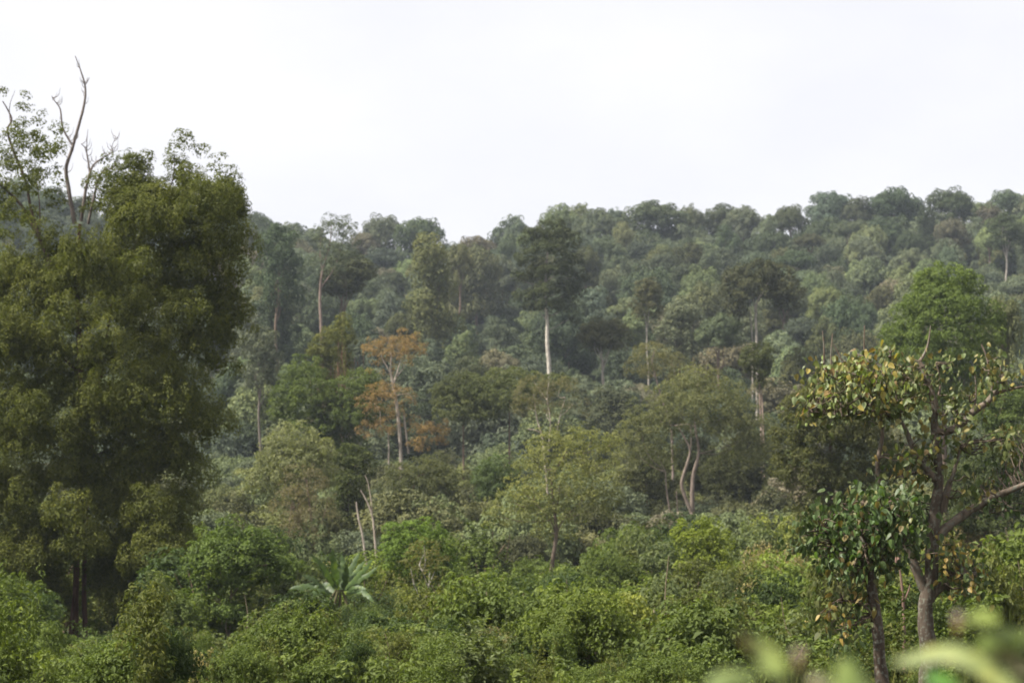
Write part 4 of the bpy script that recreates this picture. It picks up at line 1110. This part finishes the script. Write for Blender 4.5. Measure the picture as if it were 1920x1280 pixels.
def big_leaf_tree(name, label, px, d, limbs, clusters, colors, rng, bark, leaf=.2):
    r0, o = root_at(name, label, px, d)
    first = True
    segs = []
    for pts, rad in limbs:
        P = spline([at(p[0], p[1], d + (p[2] if len(p) > 2 else 0)) for p in pts], 5) - o
        mb = MB(); tube(mb, P, rad, 9, rng, .1)
        link('trunk' if first else 'branch', mb.mesh('trunk' if first else 'branch', M_lichen, True), r0, np.array(bark) * (1 if first else 1.6))
        segs.append(P if not first else P[len(P) // 2:]); first = False
    S = np.concatenate(segs)
    pos, kindc = [], []
    tw = MB()
    for cx, cy, rx, ry, n, pal in clusters:
        m_ = max(1, int(n / (4.0 if pal == 'top' else 4.3)))
        for k in range(m_):
            q = rdirs(1, rng)[0] * rng.uniform(.2, 1) ** .5
            c = at(cx + q[0] * rx, cy + q[2] * ry, d + q[1] * 1.3 * rx / 60) - o
            dist = np.linalg.norm(S - c, axis=1) + np.maximum(0, S[:, 2] - c[2]) * 1.5
            s = S[np.argmin(dist)]
            tube(tw, wob(s, c, rng, .08, 4), [.015, .005], 5, rng)
            for j in range(7):
                pos.append(c + rng.normal(0, .16, 3) * np.array((1, 1, .8))); kindc.append(pal)
    # bare twigs reaching up out of the crown
    to = link('twig', tw.mesh('twig', M_bark, True), r0, np.array(bark) * 1.3); to['kind'] = 'stuff'
    pos = np.array(pos)
    order = np.argsort(np.linalg.norm(pos + o - np.array((0, 0, CAMZ)), axis=1))
    mb = MB()
    for rank, idx in enumerate(order):
        pal = colors[kindc[idx]]
        col = np.array(pal[rng.choice(len(pal))]) * rng.uniform(.8, 1.25)
        e = (rng.normal(0, .55), rng.normal(0, .45), rng.uniform(0, 6.28))
        L = leaf * rng.uniform(.5, 1.3)
        M = Matrix.Rotation(e[2], 3, 'Z') @ Matrix.Rotation(e[1], 3, 'Y') @ Matrix.Rotation(e[0], 3, 'X')
        if rank < 300:
            lo = link('leaf', LEAF_ME, r0, col, pos[idx], (L, L, L))
            lo.rotation_euler = M.to_euler()
        else:
            V_ = LEAF_V * L @ np.array(M).T + pos[idx]
            for f in LEAF_F:
                if len(f) == 4: mb.quads(V_[f], np.array([[0, 1, 2, 3]]), np.array([colors['tint'](col)]))
                else: mb.tris(V_[f], np.array([[0, 1, 2]]), np.array([colors['tint'](col)]))
    if mb.v:
        fo = link('foliage', mb.mesh('foliage', colors['mat']), r0, colors['base']); fo['kind'] = 'stuff'
    return r0, o

def mixed_leaf_mat():
    """Leaves of a fading crown: green, olive, yellow and russet by the per-leaf tint value."""
    m, n, l, out = nodes('fading_leaf')
    a = n.new('ShaderNodeAttribute'); a.attribute_name = 'tint'
    r = n.new('ShaderNodeValToRGB')
    e = r.color_ramp.elements
    e[0].position, e[0].color = 0, (.030, .055, .018, 1)
    e[1].position, e[1].color = 1, (.30, .17, .035, 1)
    for p, c in ((.3, (.075, .105, .030, 1)), (.55, (.13, .135, .045, 1)), (.8, (.24, .19, .05, 1))):
        x = e.new(p); x.color = c
    p = n.new('ShaderNodeBsdfPrincipled'); p.inputs['Roughness'].default_value = .5; p.inputs['Specular IOR Level'].default_value = .3
    t = n.new('ShaderNodeBsdfTranslucent'); ms = n.new('ShaderNodeMixShader'); ms.inputs['Fac'].default_value = .25
    l.new(a.outputs['Fac'], r.inputs['Fac']); l.new(r.outputs['Color'], p.inputs['Base Color']); l.new(r.outputs['Color'], t.inputs['Color'])
    l.new(p.outputs[0], ms.inputs[1]); l.new(t.outputs[0], ms.inputs[2]); l.new(ms.outputs[0], out.inputs['Surface'])
    return m
M_fade = mixed_leaf_mat()
def tint_of(c):
    red = c[0] / max(c[1], 1e-4)
    return float(np.clip((red - .45) * .62 + (c[1] - .05) * 1.2, 0, 1))
PALS = {'top': [(.15, .175, .050), (.125, .16, .045), (.17, .19, .075), (.25, .20, .05), (.11, .14, .04), (.17, .165, .05), (.19, .225, .11), (.14, .175, .05), (.17, .115, .045)],
        'green': [(.06, .10, .030), (.075, .12, .03), (.05, .08, .026), (.09, .13, .04), (.065, .095, .03), (.06, .10, .028), (.11, .085, .03)],
        'rust': [(.08, .09, .03), (.06, .085, .03), (.20, .12, .035), (.09, .08, .03)],
        'mat': M_fade, 'base': (1, 1, 1), 'tint': tint_of}
rgt = np.random.default_rng(12)
big_leaf_tree('big_leaved_tree', 'near tree with yellowing broad leaves, bare twigs on top and a lichen-marked trunk', 1741, 40,
    [([(1736, 1310), (1742, 1230), (1735, 1150), (1746, 1075), (1750, 980), (1760, 900), (1752, 800), (1755, 770)], [.17, .14, .13, .12, .10, .08, .06, .05]),
     ([(1736, 1110), (1715, 1060), (1695, 1010), (1670, 960, -.3)], [.09, .08, .06, .04]),
     ([(1755, 1010), (1780, 985), (1830, 950), (1880, 925, -.2), (1940, 900, -.4)], [.09, .075, .06, .04]),
     ([(1742, 1120), (1770, 1095), (1800, 1080), (1830, 1075, .4)], [.09, .06, .03]),
     ([(1755, 900), (1730, 870), (1712, 840), (1698, 805), (1690, 790)], [.07, .05, .04, .025]),
     ([(1758, 900), (1745, 890), (1720, 885), (1680, 895)], [.05, .03, .015]),
     ([(1752, 800), (1765, 810), (1795, 800), (1825, 772), (1850, 755), (1864, 735), (1880, 710)], [.05, .06, .06, .05, .03]),
     ([(1864, 738), (1900, 728), (1940, 722)], [.03, .015]), ([(1860, 740), (1858, 710), (1850, 670), (1840, 645)], [.025, .012]),
     ([(1755, 772), (1745, 730), (1730, 690), (1724, 675)], [.06, .05, .03]), ([(1724, 678), (1735, 660), (1741, 640), (1745, 610)], [.03, .02, .008]),
     ([(1752, 760), (1762, 730), (1760, 700), (1755, 680)], [.025, .012]), ([(1648, 905), (1645, 870), (1655, 810), (1650, 760)], [.05, .035, .015]),
     ([(1770, 960), (1782, 900), (1768, 930)], [.04, .03]), ([(1755, 990), (1772, 930), (1790, 880), (1800, 840)], [.05, .04, .015]),
     ([(1690, 790), (1640, 770), (1580, 780), (1520, 770)], [.025, .02, .008]), ([(1690, 790), (1660, 740), (1620, 700), (1560, 680)], [.025, .02, .008]), ([(1690, 795), (1680, 740), (1670, 680), (1668, 650)], [.02, .006]),
     ([(1560, 700), (1558, 665), (1561, 625)], [.018, .008]), ([(1621, 700), (1620, 660), (1621, 610)], [.018, .008]), ([(1590, 700), (1576, 670), (1560, 640)], [.018, .008]), ([(1670, 680), (1671, 650)], [.01, .005]), ([(1545, 690), (1545, 650), (1542, 620)], [.018, .008]),
     ([(1825, 775), (1830, 740), (1828, 700)], [.018, .008]), ([(1800, 795), (1790, 755), (1785, 730)], [.018, .008])],
    [(1585, 722, 88, 52, 330, 'top'), (1640, 695, 80, 40, 190, 'top'), (1540, 750, 46, 44, 110, 'top'), (1680, 735, 56, 60, 190, 'top'), (1730, 700, 30, 26, 45, 'top'), (1640, 770, 60, 24, 80, 'top'), (1780, 680, 16, 8, 20, 'top'),
     (1860, 690, 32, 24, 70, 'top'), (1890, 700, 14, 24, 30, 'top'), (1800, 760, 40, 28, 60, 'top'), (1790, 810, 36, 40, 90, 'top'), (1720, 850, 50, 34, 80, 'top'), (1680, 875, 40, 20, 50, 'rust'), (1900, 830, 24, 40, 90, 'top'), (1880, 880, 30, 16, 24, 'green'),
     (1830, 915, 40, 24, 60, 'top'), (1900, 945, 30, 16, 40, 'green'), (1800, 1070, 44, 50, 190, 'rust'), (1770, 1030, 26, 40, 80, 'rust'), (1690, 960, 36, 40, 150, 'green'), (1712, 1000, 24, 30, 24, 'green'), (1745, 870, 30, 40, 50, 'top')],
    PALS, rgt, (.085, .066, .05), .112)
PALS2 = dict(PALS)
big_leaf_tree('big_leaved_tree', 'near smaller tree with dense glossy green broad leaves on a leaning dark trunk', 1655, 38,
    [([(1664, 1320), (1652, 1260), (1645, 1180), (1636, 1110), (1632, 1070), (1628, 1040)], [.12, .10, .09, .08, .065]),
     ([(1634, 1090), (1610, 1050), (1580, 1010), (1545, 985)], [.06, .04, .02]), ([(1632, 1070), (1650, 1020), (1660, 970), (1650, 935)], [.06, .04, .02]), ([(1630, 1060), (1615, 1000), (1600, 950)], [.05, .02]),
     ([(1633, 1075), (1660, 1040), (1690, 1000)], [.05, .02]), ([(1640, 1150), (1610, 1130), (1580, 1125)], [.03, .012])],
    [(1600, 975, 72, 52, 300, 'green'), (1650, 955, 58, 44, 230, 'green'), (1545, 1000, 50, 48, 160, 'green'), (1600, 1040, 66, 42, 210, 'green'), (1665, 1030, 46, 40, 140, 'green'), (1695, 985, 40, 48, 140, 'green'), (1515, 985, 14, 20, 20, 'green'), (1570, 1150, 44, 50, 90, 'rust'), (1610, 1110, 30, 34, 60, 'rust')],
    PALS2, rgt, (.075, .055, .04), .125)
# slim sapling between them
simple_tree('sapling', 'slim reddish bare-stemmed sapling between the two big-leaved trees', 1694, 52,
            [(1690, 1030, 20, 20, 0), (1680, 1050, 14, 14, 0)], (.07, .085, .03), .09, .16, .3,
            [(52, [(1697, 1290), (1695, 1190), (1694, 1140), (1690, 1090), (1684, 1050)], [.055, .045, .035, .015]), (52, [(1694, 1130), (1704, 1105), (1706, 1095)], [.025, .012])], bark=(.19, .12, .095), gap=.3, core=0)

# ------------------------------------------------------------------ out-of-focus plants close to the camera
def near_plant(label, px, d, stems, leaf_list, flowers, rng):
    r0, o = root_at('flowering_plant', label, px, d, 'plant')
    for pts, rad in stems:
        mb = MB(); tube(mb, spline([at(p[0], p[1], d) for p in pts], 5) - o, rad, 7, rng)
        link('stem', mb.mesh('stem', M_big, True), r0, (.13, .135, .06))
    for pts, w, col, dd in leaf_list:
        P = [at(p[0], p[1], d + dd * (i / 2 - .5)) - o for i, p in enumerate(pts)]
        link('leaf', strap_leaf(P[0], P[1], P[2], w * 1.02 / F * d, rng, normal=(.1, -.8, .7), fray=.04), r0, np.array(col) * .8)
    for fx, fy, fr in flowers:
        mb = MB()
        c = at(fx, fy, d) - o
        rr = fr / F * d
        q = rdirs(40, rng); q[:, 2] = np.abs(q[:, 2])
        leaves(mb, c + q * rr * .6, norm(q + rdirs(40, rng) * .5), rr * .7, rng, .5, -.5, np.full(40, .55) + rng.normal(0, .1, 40))
        fo = link('flower', mb.mesh('flower', M_big), r0, (.50, .43, .46))
        mb = MB(); tube(mb, spline([c + np.array((0, 0, -rr * 2.2)), c + np.array((0, 0, -rr)), c], 3), [rr * .12, rr * .4, rr * .5], 7, rng)
        link('calyx', mb.mesh('calyx', M_big, True), fo, (.40, .27, .15))
    return r0
rn = np.random.default_rng(9)
near_plant('blurred near plant with long arching pale leaf and pink bud, bottom right corner', 1850, 2.6,
    [([(1900, 1700), (1890, 1400), (1870, 1260), (1845, 1190), (1810, 1165)], [.006, .005, .004]), ([(1930, 1600), (1925, 1350), (1915, 1220)], [.006, .004]), ([(1890, 1330), (1840, 1290), (1800, 1240)], [.004, .003])],
    [(((1925, 1310), (1800, 1222), (1672, 1240)), 26, (.24, .28, .10), .10), (((1960, 1215), (1890, 1190), (1830, 1215)), 24, (.15, .20, .05), -.06), (((1870, 1165), (1835, 1150), (1800, 1172)), 22, (.20, .25, .05), .05),
     (((1930, 1260), (1900, 1235), (1868, 1205)), 20, (.27, .24, .13), .03), (((1790, 1290), (1760, 1268), (1735, 1262)), 20, (.08, .20, .03), .03), (((1960, 1160), (1925, 1180), (1900, 1210)), 24, (.10, .13, .03), .05), (((1960, 1330), (1900, 1290), (1850, 1275)), 28, (.19, .20, .07), .04), (((1830, 1330), (1800, 1290), (1785, 1262)), 22, (.2, .24, .09), .02)],
    [(1796, 1158, 15)], rn)
near_plant('blurred near plant with pale green leaves and two pink buds at the bottom edge', 1500, 2.3,
    [([(1560, 1700), (1520, 1420), (1470, 1290), (1420, 1215), (1400, 1190)], [.005, .004, .003]), ([(1520, 1600), (1505, 1330), (1497, 1250)], [.004, .003])],
    [(((1465, 1265), (1440, 1225), (1415, 1195)), 28, (.21, .26, .07), .05), (((1330, 1300), (1365, 1268), (1425, 1265)), 22, (.22, .28, .10), .06), (((1385, 1185), (1402, 1205), (1430, 1235)), 10, (.27, .22, .12), .02), (((1600, 1320), (1592, 1270), (1588, 1230)), 26, (.18, .24, .07), .03), (((1560, 1330), (1545, 1290), (1528, 1262)), 26, (.26, .29, .13), .03), (((1640, 1330), (1615, 1285), (1605, 1255)), 18, (.22, .26, .1), .02)],
    [(1497, 1228, 16), (1530, 1280, 15)], rn)

# ------------------------------------------------------------------ labels of the look-alikes
MARKS = {'tree': [(230, 'the dead-topped tree'), (745, 'the orange tree'), (1027, 'the white trunk'), (1417, 'the forked trunks'), (1770, 'the bright green crown')],
         'shrub': [(150, 'the twin brown trunk'), (635, 'the banana plant'), (1035, 'the light green tree'), (1322, 'the yellow-green tree'), (1741, 'the lichen-marked trunk')]}
ORD = ['first', 'second', 'third', 'fourth', 'fifth', 'sixth', 'seventh', 'eighth', 'ninth', 'tenth']
sets = {}
for g in generic:
    sets.setdefault(g[2:], []).append(g)
for key, mem in sets.items():
    look, shape, band, cat = key
    prep = 'on the' if cat == 'tree' and band != 'ridge crest' else 'along the' if cat == 'tree' else 'in the'
    for g in mem:
        mk = min(MARKS[cat], key=lambda m_: abs(m_[0] - g[1]))
        side = 'right' if g[1] >= mk[0] else 'left'
        same = sorted(abs(q[1] - mk[0]) for q in mem if (q[1] >= mk[0]) == (g[1] >= mk[0]))
        k = same.index(abs(g[1] - mk[0]))
        nth = '' if len(mem) == 1 else ORD[k] + ' '
        g[0]['label'] = f"{look} {shape} {cat} {prep} {band}, {nth}{side} of {mk[1]}"
